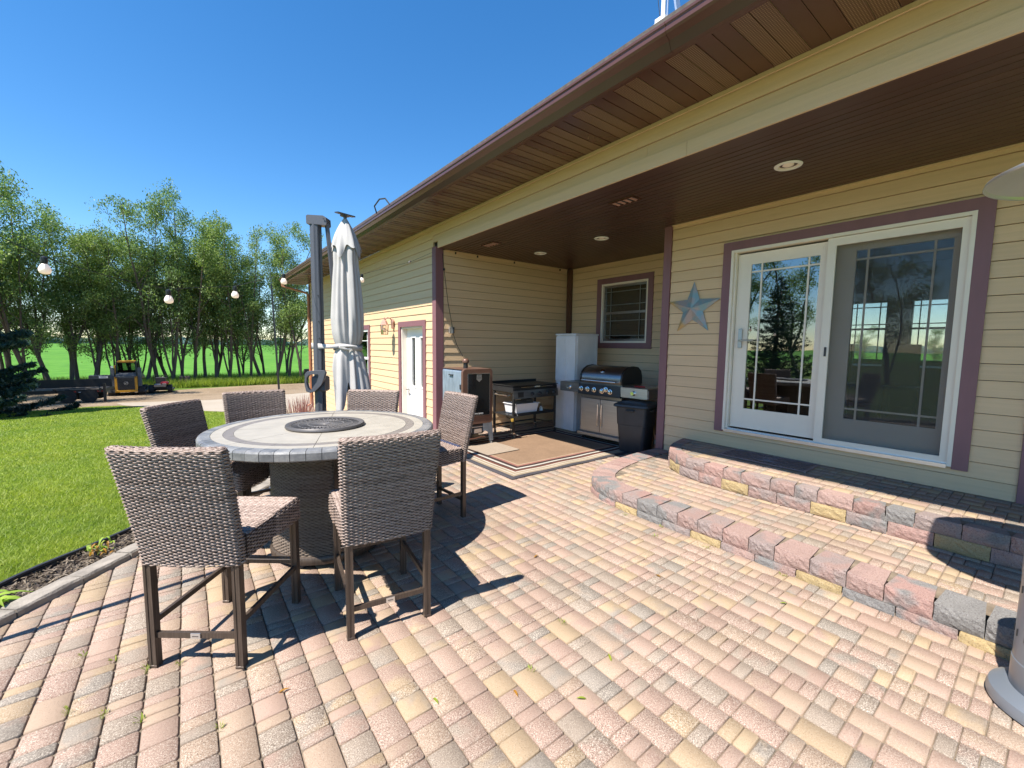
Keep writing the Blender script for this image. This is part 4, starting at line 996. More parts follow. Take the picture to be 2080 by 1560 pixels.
mb = MB(); mb.add([(-.085, -.06, 2.79), (.085, -.06, 2.775), (.085, .06, 2.80), (-.085, .06, 2.815), (-.085, -.06, 2.802), (.085, -.06, 2.787), (.085, .06, 2.812), (-.085, .06, 2.827)], [(3, 2, 1, 0), (4, 5, 6, 7), (0, 1, 5, 4), (1, 2, 6, 5), (2, 3, 7, 6), (3, 0, 4, 7)])
o = mb.build('solar_panel', M['dark'], um); o.location = (CX, CY, 0); o.rotation_euler = (0, 0, 0)
# tie strap round canopy and mast
V = []; F = []; P = []
for k in range(40):
    a = 2*math.pi*k/40; P.append(Vector((CX+.142*math.cos(a), CY+.142*math.sin(a), 1.462+.012*math.sin(a*2))))
left = [p for p in P]
mb = MB(); n = len(P); mb.add([(*p.xy, p.z-.024) for p in P] + [(*(p.xy+(p.xy-Vector((CX, CY)))*.02), p.z+.024) for p in P], [(k, (k+1) % n, n+(k+1) % n, n+k) for k in range(n)])
ml = Vector(loc(-.062, 1.47, .03)); pr = Vector((CX, CY, 0)) + Vector(loc(-.05, 1.462, .142))
nrm_f = Vector((-.607, -.794, 0))
q = [ml+Vector((0, 0, -.032)), pr+Vector((0, 0, -.014)), pr+Vector((0, 0, .018)), ml+Vector((0, 0, .032))]
mb.add([tuple(p) for p in q], [(0, 1, 2, 3)]); q2 = [Vector(loc(-.062, 1.47, -.03))+Vector((0, 0, s)) for s in (-.03, .03)]
mb.add([tuple(p) for p in (q[0], q2[0], q2[1], q[3])], [(0, 1, 2, 3)])
tie = mb.build('tie_strap', M['fabric'], um, True); md = tie.modifiers.new('th', 'SOLIDIFY'); md.thickness = .004
mb = MB(); mb.tube([(CX+v[0], CY+v[1], v[2]) for v in (loc(-.02, 1.47, .148), loc(.05, 1.475, .168), loc(.12, 1.472, .158), loc(.14, 1.47, .148))], [.014, .012, .008, .003], 6)
mb.tube([(CX+v[0], CY+v[1], v[2]) for v in (loc(-.03, 1.46, .144), loc(.03, 1.45, .162), loc(.10, 1.44, .157))], [.012, .012, .006], 6); mb.build('knot', M['fabric'], um, True)
MB().tube([(CX, CY, .78), (CX, CY, 2.72)], .019, 10).build('canopy_pole', M['mast'], um, True)

# ------------------------------------------------------------------ festoon lights
A0, A1 = Vector((-1.3, 3.05)), Vector((3.25, 6.4))
T_ = [-.0, .07, .151, .21, .268, .362, .454, .56, .667, .77, .871, 1.0]; Z_ = [2.42, 2.16, 1.965, 1.90, 1.872, 1.965, 2.14, 2.25, 2.335, 2.52, 2.695, 2.99]
mb = MB(); ts = np.linspace(0, 1, 70); mb.tube([(*A0.lerp(A1, t), float(np.interp(t, T_, Z_))) for t in ts], .0023, 5)
fl = mb.build('light_string_cable', M['black']); tag(fl, 'thin black festoon cable running from the corner post past the umbrella', 'cable')
for t, z, lb in ((.151, 1.90, 'glowing festoon bulb furthest left, largest in the picture'), (.268, 1.80, 'festoon bulb in front of the trees, second from the left'), (.362, 1.895, 'festoon bulb nearest the tall black pole, before the trees'),
                 (.454, 2.08, 'festoon bulb at the tip of the garage eave'), (.667, 2.27, 'festoon bulb beside the folded umbrella, in front of the siding')):
    p = A0.lerp(A1, t); e = empty('festoon_bulb', (p.x, p.y, z), 0, lb, 'light bulb', 'festoon bulbs')
    mb = MB(); mb.lathe([(.011, .028), (.018, .019), (.0265, .0), (.027, -.011), (.022, -.025), (.011, -.030), (.001, -.031)], n=16, cap=False); mb.build('globe', M['litbulb'], e, 'all')
    mb = MB(); mb.lathe([(.013, .026), (.016, .034), (.015, .062), (.005, .07)], n=12); mb.build('socket', M['black'], e, True)
ins = MB(); ins.lathe([(.004, -.05), (.016, -.03), (.018, 0), (.016, .03), (.004, .05)], n=10, axis='x'); o = ins.build('insulator', M['steel'], None, True); p = A0.lerp(A1, .871); o.location = (p.x, p.y, 2.70); o.rotation_euler = (0, -.35, math.atan2(3.35, 4.55)); o.scale = (.8, .8, .8)
tag(o, 'small metal tensioner on the festoon cable before the garage wall', 'tensioner')
MB().lathe([(.022, 0), (.022, 2.45), (.012, 2.47)], (-1.3, 3.05, 0), 10).build('light_pole', M['black']); tag(bpy.data.objects['light_pole'], 'black post holding the near end of the festoon cable beside the bed', 'pole')
p0 = Vector((4.77, 31.5, -1.72)); mb = MB(); mb.tube([p0, p0+Vector((-.22, 0, 6.9))], [.065, .05], 8); mb.tube([p0+Vector((-.22, 0, 6.9)), p0+Vector((-.25, 0, 7.8))], [.02, .012], 6); tag(mb.build('yard_pole', M['black'], None, True), 'tall thin black pole standing on the driveway before the trees', 'pole')

# ------------------------------------------------------------------ rug, mats
m, nt, b = nodes('striped_rug'); tc = nt.nodes.new('ShaderNodeTexCoord'); sx = nt.nodes.new('ShaderNodeSeparateXYZ'); nt.links.new(tc.outputs['Object'], sx.inputs[0])
RW, RL = 1.29, 1.05
ex = math_(nt, 'SUBTRACT', RW, math_(nt, 'ABSOLUTE', sx.outputs[0])); ey = math_(nt, 'SUBTRACT', RL, math_(nt, 'ABSOLUTE', sx.outputs[1])); e = math_(nt, 'MINIMUM', ex, ey)
e = math_(nt, 'MULTIPLY', e, 1.375)
rp = nt.nodes.new('ShaderNodeValToRGB'); rp.color_ramp.interpolation = 'CONSTANT'; nt.links.new(e, rp.inputs[0])
st_r = [(0, (.06, .055, .06)), (.10, (.27, .21, .145)), (.16, (.38, .33, .26)), (.19, (.27, .21, .145)), (.24, (.40, .36, .30)), (.27, (.12, .05, .035)), (.33, (.055, .035, .03)), (.37, (.40, .37, .32)), (.42, (.05, .032, .028)), (.50, (.25, .115, .09)), (.55, (.29, .215, .14)), (.585, (.24, .15, .10)), (.605, (.215, .14, .09))]
el = rp.color_ramp.elements
while len(el) < len(st_r): el.new(.9)
for i, (p, c) in enumerate(st_r): el[i].position = p; el[i].color = (*c, 1)
v = coords(nt); c = mixc(nt, 1.0, rp.outputs[0], ramp(nt, noise(nt, v, 60, 3), [(.3, (.85, .85, .85)), (.7, (1.1, 1.1, 1.1))]), 'MULTIPLY')
c = mixc(nt, 1.0, c, ramp(nt, noise(nt, v, 3, 3), [(.3, (.88, .88, .88)), (.7, (1.06, 1.06, 1.06))]), 'MULTIPLY')
nt.links.new(c, b.inputs['Base Color']); b.inputs['Roughness'].default_value = .95; b.inputs['Specular IOR Level'].default_value = .1; bump(nt, b, noise(nt, v, 250, 2), .4, .002); M['rug'] = m
V = []; nx, ny = 44, 36
for j in range(ny+1):
    for i in range(nx+1):
        x, y = -RW+2*RW*i/nx, -RL+2*RL*j/ny; V.append((x, y, .009+.0035*math.sin(x*9+y*2)*math.sin(y*5)*(1 if abs(x) < RW-.1 else .4)))
o = npmesh('rug', V, [(j*(nx+1)+i, j*(nx+1)+i+1, (j+1)*(nx+1)+i+1, (j+1)*(nx+1)+i) for j in range(ny) for i in range(nx)], M['rug'], None, True)
o.location = (4.12, 4.74, 0); tag(o, 'large brown outdoor rug with striped cream and black borders', 'rug'); md = o.modifiers.new('t', 'SOLIDIFY'); md.thickness = .006
o.rotation_euler = (0, 0, .005)
mb = MB(); mb.box(-.28, .28, -.30, .30, 0, .004, .001); o = mb.build('grill_mat', M['tan_mat']); o.location = (3.45, 4.98, .0165); o.rotation_euler = (0, 0, .04); tag(o, 'flat tan textured mat lying on the rug before the smoker', 'mat')
dm = empty('door_mat', (4.735, 1.83, .352), .02, 'openwork brown rubber doormat on the upper step', 'doormat')
part('border', 'mat_rubber', (-.20, -.175, -.41, .41, 0, .009), (.175, .20, -.41, .41, 0, .009), (-.175, .175, -.41, -.385, .0005, .0088), (-.175, .175, .385, .41, .0005, .0088), parent=dm)
mb = MB()
for k in range(-9, 10):
    for s in (-1, 1):
        y0 = k*.042; pts = [(-.175+.35*t, y0+s*.02*math.sin(t*12.6+k), .005) for t in np.linspace(0, 1, 13)]; mb.tube(pts, .0035, 4)
for k in range(3): mb.tube([((.03+.035*k)*math.cos(a)*.9, (.04+.05*k)*math.sin(a), .006) for a in np.linspace(0, 6.28, 20)], .005, 4)
mb.build('scrollwork', M['mat_rubber'], dm, True)

# ================================================================== PORCH APPLIANCES
# ---- pellet smoker (faces -y)
sm = empty('smoker', (3.38, 5.55, 0), 0, 'upright brown pellet smoker with a dark glass door beside the corner post', 'smoker')
def rbox2(mb, x0, x1, y0, y1, z0, z1, r, axis='y', n=4):
    a0, a1, b0, b1 = (x0, x1, z0, z1) if axis == 'y' else (y0, y1, z0, z1)
    P = []
    for cx, cz, s in ((a1-r, b1-r, 0), (a0+r, b1-r, 90), (a0+r, b0+r, 180), (a1-r, b0+r, 270)):
        for k in range(n+1): an_ = math.radians(s+90*k/n); P.append((cx+r*math.cos(an_), cz+r*math.sin(an_)))
    mb.prism(P, axis, *( (y0, y1) if axis == 'y' else (x0, x1)))
    return mb
mb = MB(); rbox2(mb, -.262, .235, -.28, .28, .36, 1.145, .045); mb.build('body', M['smoker_side'], sm, True)
mb = MB(); rbox2(mb, -.268, .24, -.335, -.282, .345, 1.152, .045); mb.build('door', M['smoker_brown'], sm, True)
mb = MB(); mb.box(-.264, .237, -.28, .28, 1.143, 1.152, .003); mb.build('lid', M['smoker_brown'], sm)
mb = MB(); rbox2(mb, -.19, .185, -.342, -.336, .472, 1.085, .02)
mb.build('glass', mat('smoked_glass', (.01, .01, .01), .08, var=.0), sm, True)
mb = MB()
for (x0, x1, z0, z1) in ((-.194, .189, 1.083, 1.088), (-.194, .189, .468, .473), (-.194, -.189, .47, 1.086), (.184, .189, .47, 1.086)): mb.box(x0, x1, -.345, -.339, z0, z1)
mb.build('door_seal_trim', M['chrome'], sm)
text_obj('lettering', 'PRO SERIES', .03, (.0, -.3435, .497), (math.pi/2, 0, 0), M['white'], sm, .0004)
em = MB(); em.prism([(-.045, 1.0), (0, .965), (.045, 1.0), (.04, 1.072), (-.04, 1.072)], 'y', -.345, -.342); e_ = em.build('emblem', M['steel'], sm)
text_obj('lettering', 'PIT', .03, (0, -.346, 1.052), (math.pi/2, 0, 0), M['dark'], sm, .0004); text_obj('lettering', 'BOSS', .028, (0, -.346, 1.022), (math.pi/2, 0, 0), M['dark'], sm, .0004)
mb = MB(); mb.lathe([(.034, 1.15), (.034, 1.24)], (-.06, -.06, 0), 18); mb.build('chimney', M['black'], sm, True)
mb = MB(); mb.lathe([(.050, 1.235), (.053, 1.25), (.050, 1.275), (.036, 1.292), (.01, 1.298), (.001, 1.298)], (-.06, -.06, 0), 20, cap=False); mb.build('chimney_cap', M['smoker_brown'], sm, True)
mb = MB(); mb.box(-.285, -.262, -.05, .06, 1.05, 1.065); mb.box(-.272, -.262, -.27, -.24, .86, .93); mb.build('hinge', M['dark'], sm)
for s in (-1, 1):
    for yy in (-.30, .25):
        mb = MB(); mb.prism([(s*.10, .36), (s*.26, .36), (s*.285, .06), (s*.22, .06), (s*.20, .19), (s*.15, .22), (s*.10, .22)][::s], 'y', yy-.004, yy+.014); lg = mb.build('leg', M['smoker_side'], sm)
        MB().lathe([(.024, -.012), (.024, .012)], (s*.25, yy+.01, .027), 12, 'x').build('wheel', M['alu'] if yy < 0 else M['rubber'], lg, True)
mb = MB(); mb.box(-.2, .2, -.28, .26, .10, .112); mb.build('bottom_shelf', M['black'], sm)
mb = MB(); mb.box(-.13, .12, -.29, -.05, .18, .34, .02); mb.build('hopper', M['dark'], sm)
mb = MB(); mb.box(-.06, .07, -.31, -.29, .20, .27, .006); mb.box(-.11, .10, -.30, -.24, .285, .30, .004); mb.build('control_panel', M['alu'], sm)
mb = MB(); mb.tube([(-.15, -.31, .125), (-.05, -.33, .13), (.05, -.32, .14), (.13, -.31, .13)], .011, 6); mb.build('tray_handle', M['brown_metal'], sm, True)
# ---- flat-top griddle (faces -y)
gr = empty('griddle', (4.60, 5.64, 0), .05, 'black four burner flat-top griddle cart against the porch side wall', 'griddle')
mb = MB(); mb.box(-.50, .50, -.27, .27, .74, .84, .01); mb.build('cook_box', M['black'], gr)
mb = MB(); mb.box(-.51, .51, -.285, .28, .845, .858, .003); mb.box(-.51, .51, .27, .28, .85, .90); mb.build('lid', M['black'], gr)
mb = MB(); mb.tube([(-.36, -.30, .825), (.36, -.30, .825)], .007, 8); mb.box(-.06, .06, -.31, -.29, .82, .84); mb.build('front_rail', M['chrome'], gr, True)
mb = MB(); mb.prism([(-.30, .645), (-.275, .645), (-.272, .775), (-.285, .775)], 'x', -.505, .505); mb.build('control_panel', M['steel_dark'], gr)
for k in range(4):
    x = -.11+k*.17; mb = MB(); mb.lathe([(.032, .0), (.032, -.006), (.024, -.012), (.024, -.032), (.02, -.035)], (x, -.292, .71), 16, 'y'); mb.build('knob', M['dark'], gr, True)
part('ignition_plate', 'black', (-.42, -.30, -.30, -.294, .665, .75), parent=gr)
for sx in (-1, 1):
    for sy in (-1, 1):
        mb = MB(); mb.box(sx*.47-.017, sx*.47+.017, sy*.25-.017, sy*.25+.017, .095, .74); lg = mb.build('leg', M['black'], gr)
        mb = MB(); mb.lathe([(.034, -.012), (.036, -.008), (.036, .008), (.034, .012)], (sx*.47, sy*.25-.01, .038), 18, 'x'); mb.build('wheel', M['rubber'] if sx*sy < 0 else M['plank_wood'], lg, True)
        mb = MB(); mb.box(sx*.47-.02, sx*.47+.02, sy*.25-.02, sy*.25+.02, .075, .098, .004); mb.box(sx*.47-.022, sx*.47-.017, sy*.25-.02, sy*.25+.01, .03, .08); mb.box(sx*.47+.017, sx*.47+.022, sy*.25-.02, sy*.25+.01, .03, .08); mb.build('caster_fork', M['chrome'], lg)
mb = MB(); mb.box(-.48, .48, -.24, .24, .355, .375); mb.box(-.48, .48, -.26, -.24, .355, .40); mb.build('shelf', M['black'], gr)
mb = MB(); mb.bar((-.47, -.25, .16), (-.47, .25, .16), .02); mb.bar((.47, -.25, .16), (.47, .25, .16), .02); mb.bar((-.47, .25, .16), (.47, .25, .16), .02); mb.build('brace', M['black'], gr)
mb = MB(); mb.tube([(-.52, -.22, .70), (-.58, -.22, .70), (-.58, .1, .70), (-.52, .1, .70)], .010, 8); mb.build('side_rail', M['chrome'], gr, True)
tote = empty('storage_tote', (4.45, 5.55, .376), .05, 'shallow white plastic tote on the lower shelf of the griddle', 'tote')
mb = MB(); mb.add([(-.22, -.14, 0), (.22, -.14, 0), (.22, .14, 0), (-.22, .14, 0), (-.245, -.16, .17), (.245, -.16, .17), (.245, .16, .17), (-.245, .16, .17)], [(3, 2, 1, 0), (0, 1, 5, 4), (1, 2, 6, 5), (2, 3, 7, 6), (3, 0, 4, 7)]); o = mb.build('tub', M['resin'], tote); o.modifiers.new('t', 'SOLIDIFY').thickness = .003
part('rim', 'resin', (-.26, .26, -.175, -.157, .166, .176), (-.26, .26, .157, .175, .166, .176), (-.26, -.242, -.157, .157, .1655, .1755), (.242, .26, -.157, .157, .1655, .1755), parent=tote)
mb = MB(); mb.box(-.10, .12, -.1, .1, .10, .2, .01); mb.box(.04, .20, -.08, .06, .15, .23, .01); mb.build('contents', M['plank_wood'], tote)
sp = empty('spray_bottle', (4.86, 5.52, .376), 0, 'small white squeeze bottle standing right of the tote', 'bottle')
MB().lathe([(.03, 0), (.036, .005), (.036, .03), (.03, .05), (.012, .075), (.012, .085)], n=16).build('bottle_body', M['white'], sp, True)
MB().lathe([(.013, .085), (.013, .10), (.006, .105), (.003, .14)], n=10).build('nozzle', M['dark'], sp, True)
cb = MB(); cb.tube([(4.05+.085*math.cos(a)*1.2, 5.25+.02*math.sin(a*2)+.03, .40+.045*math.sin(a)) for a in np.linspace(0, 18, 60)], .006, 6); cb.tube([(4.05, 5.28, .36), (4.02, 5.27, .22), (4.03, 5.3, .1), (3.95, 5.35, .02), (3.8, 5.6, .02)], .006, 6)
tag(cb.build('power_cord', M['black'], None, True), 'coiled black extension cord hung on the griddle by the smoker', 'cord')
part('plug', 'gold', (4.03, 4.06, 5.25, 5.29, .30, .35), parent=bpy.data.objects['power_cord'], bev=.006)
# ---- resin cabinet (front faces -x)
cbn = empty('storage_cabinet', (5.335+.28, 5.42, 0), 0, 'tall white resin storage cabinet in the porch corner', 'cabinet')
def cab_half(z0, z1):
    mb = MB(); mb.box(-.27, .27, -.245, .245, z0, z1, .01); mb.build('carcass', M['resin'], cbn)
    mb = MB()
    for y0, y1 in ((-.24, -.002), (.002, .24)):
        mb.box(-.288, -.27, y0, y1, z0+.02, z1-.02, .004)
        for a in ((y0+.0, y0+.035), (y1-.035, y1)): mb.box(-.293, -.288, a[0], a[1], z0+.025, z1-.025)
        mb.box(-.292, -.288, y0+.035, y1-.035, z0+.025, z0+.07); mb.box(-.292, -.288, y0+.035, y1-.035, z1-.07, z1-.025)
        for a, b_ in ((0, 1),):
            o = None
    mb.build('door', M['resin'], cbn)
    mb = MB(); mb.box(-.25, .25, -.252, -.245, z0+.02, z0+.06); mb.box(-.25, .25, -.252, -.245, z1-.06, z1-.02); mb.box(-.25, -.21, -.2515, -.245, z0+.06, z1-.06); mb.box(.21, .25, -.2515, -.245, z0+.06, z1-.06); mb.build('side_panel', M['resin'], cbn)
cab_half(0, .845); cab_half(.865, 1.69)
part('waist', 'resin', (-.275, .275, -.25, .25, .846, .864), parent=cbn)
mb = MB(); mb.box(-.295, .28, -.255, .255, 1.69, 1.72, .008); mb.build('top', M['resin'], cbn)
mb = MB(); mb.box(-.305, -.293, -.03, -.018, 1.15, 1.28, .003); mb.box(-.305, -.293, .018, .03, 1.15, 1.28, .003); mb.build('handle', M['resin'], cbn)
# ---- gas grill (front faces -x)
gg = empty('gas_grill', (5.35, 4.40, 0), 0.06, 'stainless gas grill with a domed hood under the porch window', 'grill')
mb = MB(); mb.box(-.235, .24, -.39, .39, .10, .735); mb.build('cart', M['steel_dark'], gg)
for y0, y1 in ((-.385, -.004), (.004, .385)):
    mb = MB(); mb.box(-.262, -.236, y0, y1, .15, .68, .004); mb.build('door', M['steel'], gg)
    mb = MB(); yy = -.035 if y0 < 0 else .035; mb.tube([(-.262, yy, .25), (-.285, yy, .26), (-.285, yy, .60), (-.262, yy, .61)], .008, 8); mb.build('handle', M['chrome'], gg, True)
mb = MB(); mb.box(-.262, -.236, -.385, .385, .688, .735, .003); mb.build('drawer_front', M['steel_dark'], gg)
mb = MB(); mb.box(-.29, .24, -.41, .43, .075, .135, .01); mb.build('base_skirt', M['steel'], gg)
for sx in (-.2, .2):
    for sy in (-.35, .35): MB().lathe([(.034, -.012), (.034, .012)], (sx, sy, .035), 14, 'x').build('wheel', M['rubber'], gg, True)
mb = MB(); mb.prism([(-.33, .745), (-.27, .745), (-.24, .91), (-.295, .91)], 'y', -.40, .40)
mb2 = MB(); V = [(x, y, z) for y in (-.40, .40) for x, z in ((-.33, .745), (-.24, .74), (-.24, .91), (-.31, .91))]
mb2.add(V, [(0, 1, 2, 3)[::-1], (4, 5, 6, 7), (0, 4, 5, 1)[::-1], (1, 5, 6, 2), (2, 6, 7, 3), (3, 7, 4, 0)]); mb2.build('control_panel', M['black'], gg)
for yy, zz in ((.34, .83), (.21, .83), (.08, .83), (-.07, .82), (-.14, .85), (-.22, .82)):
    mb = MB(); mb.lathe([(.040, -.0), (.040, -.006), (.034, -.01)], (-.325, yy, zz), 18, 'x'); mb.lathe([(.030, -.008), (.028, -.035), (.022, -.038)], (-.325, yy, zz), 18, 'x'); mb.build('knob', M['chrome'], gg, True)
for s, y0, y1 in ((1, .40, .80), (-1, -.84, -.40)):
    mb = MB(); mb.box(-.30, .22, y0, y1, .885, .915, .006); mb.box(-.315, -.295, y0, y1, .76, .912, .004); mb.box(-.295, .22, (y1 if s > 0 else y0)-.006, (y1 if s > 0 else y0)+.006, .77, .885)
    sh_ = mb.build('side_shelf', M['steel_dark'] if s > 0 else M['steel'], gg)
    mb = MB(); mb.lathe([(.035, 0), (.035, -.006), (.028, -.012), (.026, -.04)], (-.316, (y0+y1)/2, .835), 18, 'x'); mb.build('knob', M['chrome'], sh_, True)
# hood
hp = [(-.27, .935), (-.285, .99), (-.27, 1.07), (-.21, 1.14), (-.12, 1.185), (-.0, 1.20), (.12, 1.185), (.20, 1.13), (.235, 1.05), (.24, .935)]
mb = MB(); mb.prism(hp, 'y', -.37, .37); mb.build('hood', M['steel_dark'], gg, True)
for s in (-1, 1):
    mb = MB(); q = [(x*1.03, .93+(z-.93)*1.03) for x, z in hp]; mb.prism(q, 'y', s*.371 if s > 0 else -.40, .40 if s > 0 else -.371); mb.build('hood_end', M['black'], gg, True)
mb = MB(); mb.tube([(-.28, -.32, .965), (-.335, -.32, .97), (-.335, .32, .97), (-.28, .32, .965)], .012, 10); mb.build('hood_handle', M['chrome'], gg, True)
mb = MB(); mb.lathe([(.035, 0), (.035, -.012), (.03, -.016)], (0, 0, 0), 20, 'x'); o = mb.build('thermometer', M['chrome'], gg, True); o.location = (-.232, .0, 1.118); o.rotation_euler = (0, .8, 0)
mb = MB(); mb.box(-.27, .24, -.395, .395, .905, .935, .004); mb.build('firebox', M['steel_dark'], gg)
o = MB().tube([(5.22, 3.85, .925), (5.2, 3.75, .925), (5.25, 3.70, .926)], .011, 8).build('lighter', M['red_led'], None, True); tag(o, 'red long-nosed lighter lying on the right grill shelf', 'lighter')
# ---- bin
bn = empty('rubbish_bin', (5.10, 3.72, 0), .25, 'black plastic rubbish bin with a lid by the plum post', 'bin')
def rring(w_, d_, r, z, n=5):
    P = []
    for cx, cy, s in ((w_-r, d_-r, 0), (-w_+r, d_-r, 90), (-w_+r, -d_+r, 180), (w_-r, -d_+r, 270)):
        for k in range(n+1): a = math.radians(s+90*k/n); P.append((cx+r*math.cos(a), cy+r*math.sin(a), z))
    return P
def loft(mb, rings, cap=(True, True)):
    n = len(rings[0]); V = [p for r_ in rings for p in r_]; F = [(i*n+k, i*n+(k+1) % n, (i+1)*n+(k+1) % n, (i+1)*n+k) for i in range(len(rings)-1) for k in range(n)]
    if cap[0]: F.append(tuple(range(n))[::-1])
    if cap[1]: F.append(tuple((len(rings)-1)*n+k for k in range(n)))
    mb.add(V, F); return mb
mb = loft(MB(), [rring(.165, .165, .05, 0), rring(.18, .18, .05, .02), rring(.205, .205, .05, .40), rring(.212, .212, .05, .405), rring(.225, .225, .05, .66)]); mb.build('tub', M['dark'], bn, True)
mb = loft(MB(), [rring(.25, .25, .06, .655), rring(.262, .262, .06, .665), rring(.255, .255, .06, .69), rring(.21, .21, .06, .715), rring(.10, .10, .05, .728)]); mb.build('lid', M['dark'], bn, True)
mb = MB(); mb.box(-.06, .06, -.265, -.22, .60, .625, .008); mb.build('handle', M['dark'], bn); mb = MB(); mb.box(-.265, -.22, -.06, .06, .60, .625, .008); mb.build('handle', M['dark'], bn)
pier = empty('brick_pier', (5.29, 3.42, 0), 0, 'short stack of old bricks standing between the bin and the plum post', 'brick stack')
for k in range(4):
    o = part('brick', 'rust' if k % 2 else 'conc', (-.1, .1, -.05, .05, k*.07, k*.07+.066), parent=pier, bev=.004)
# outlet, plug cord on the side wall
ob = empty('outdoor_outlet', (3.52, YP-.018, 1.74), 0, 'small grey outdoor outlet box on the porch side wall above the smoker', 'outlet')
part('box', 'alu', (-.03, .03, -.03, 0, -.055, .055), parent=ob, bev=.004); part('cover', 'dark', (.028, .05, -.05, -.002, -.05, .05), parent=ob, bev=.004)
mb = MB(); mb.tube([(3.37, YP-.03, 2.97), (3.40, YP-.03, 2.72), (3.47, YP-.03, 2.2), (3.54, YP-.05, 1.80)], .004, 6); mb.tube([(3.55, YP-.05, 1.70), (3.62, YP-.06, 1.5), (3.75, YP-.1, 1.25), (3.72, 6.0, .9)], .0045, 6); mb.lathe([(.008, -.02), (.018, -.012), (.018, .012), (.008, .02)], (3.40, YP-.03, 2.72), 10)
tag(mb.build('supply_cord', M['black'], None, True), 'thin black cord hanging down the porch side wall to the outlet', 'cord')
for x, y in ((3.62, YP-.02), (4.05, YP-.02), (4.85, YP-.02), (6.0, YP-.02)):
    o = MB().box(-.008, .008, -.012, .012, -.035, 0).build('hook', M['black']); o.location = (x, y, ZC-.012); tag(o, 'small black hook under the porch ceiling on the side wall, ' + {3.62: 'nearest the corner post', 4.05: 'beside the ceiling vent', 4.85: 'half way along', 6.0: 'nearest the back corner'}[x], 'hook', 'hooks on the side wall')
wa = MB(); wa.bar((XB-.03, 4.02, 2.17), (XB-.12, 4.0, 1.96), .05, .09); tag(wa.build('porch_sconce', M['black']), 'narrow black fixture on the back wall half hidden by the plum post', 'wall lamp')

# ================================================================== PATIO HEATER
ph = empty('patio_heater', (2.80, -.115, 0), 0, 'grey mushroom patio heater cut off by the right edge of the picture', 'heater')
MB().lathe([(.215, 0), (.232, .008), (.235, .03), (.228, .055), (.20, .075), (.175, .085)], n=48).build('base', M['heater'], ph, True)
MB().lathe([(.168, .08), (.172, .09), (.172, .20), (.169, .203), (.169, .56), (.1705, .57), (.1705, .70), (.165, .72)], n=48).build('tank_housing', M['heater'], ph, True)
mb = MB()
for zz in (.30, .49):
    for k in range(20):
        a = 2*math.pi*k/20; mb.bar((.1695*math.cos(a), .1695*math.sin(a), zz), (.1695*math.cos(a), .1695*math.sin(a), zz+.03), .006, .004, (math.cos(a), math.sin(a), 0))
mb.build('vent_slot', M['black'], ph)
MB().lathe([(.165, .72), (.17, .74), (.12, .775), (.04, .80)], n=40).build('shoulder', M['heater'], ph, True)
MB().lathe([(.028, .79), (.028, 1.80)], n=20).build('post', M['heater'], ph, True)
MB().lathe([(.05, 1.78), (.11, 1.80), (.11, 1.83), (.105, 1.835), (.105, 2.10), (.11, 2.11), (.06, 2.13)], n=30).build('burner', M['steel_dark'], ph, True)
o = MB().lathe([(.405, 2.185), (.40, 2.20), (.33, 2.235), (.2, 2.275), (.08, 2.30), (.001, 2.305)], n=56, cap=False).build('reflector', M['alu'], ph, True); o.modifiers.new('t', 'SOLIDIFY').thickness = .002
MB().lathe([(.008, 2.12), (.008, 2.30)], n=8).build('spacer', M['steel'], ph)

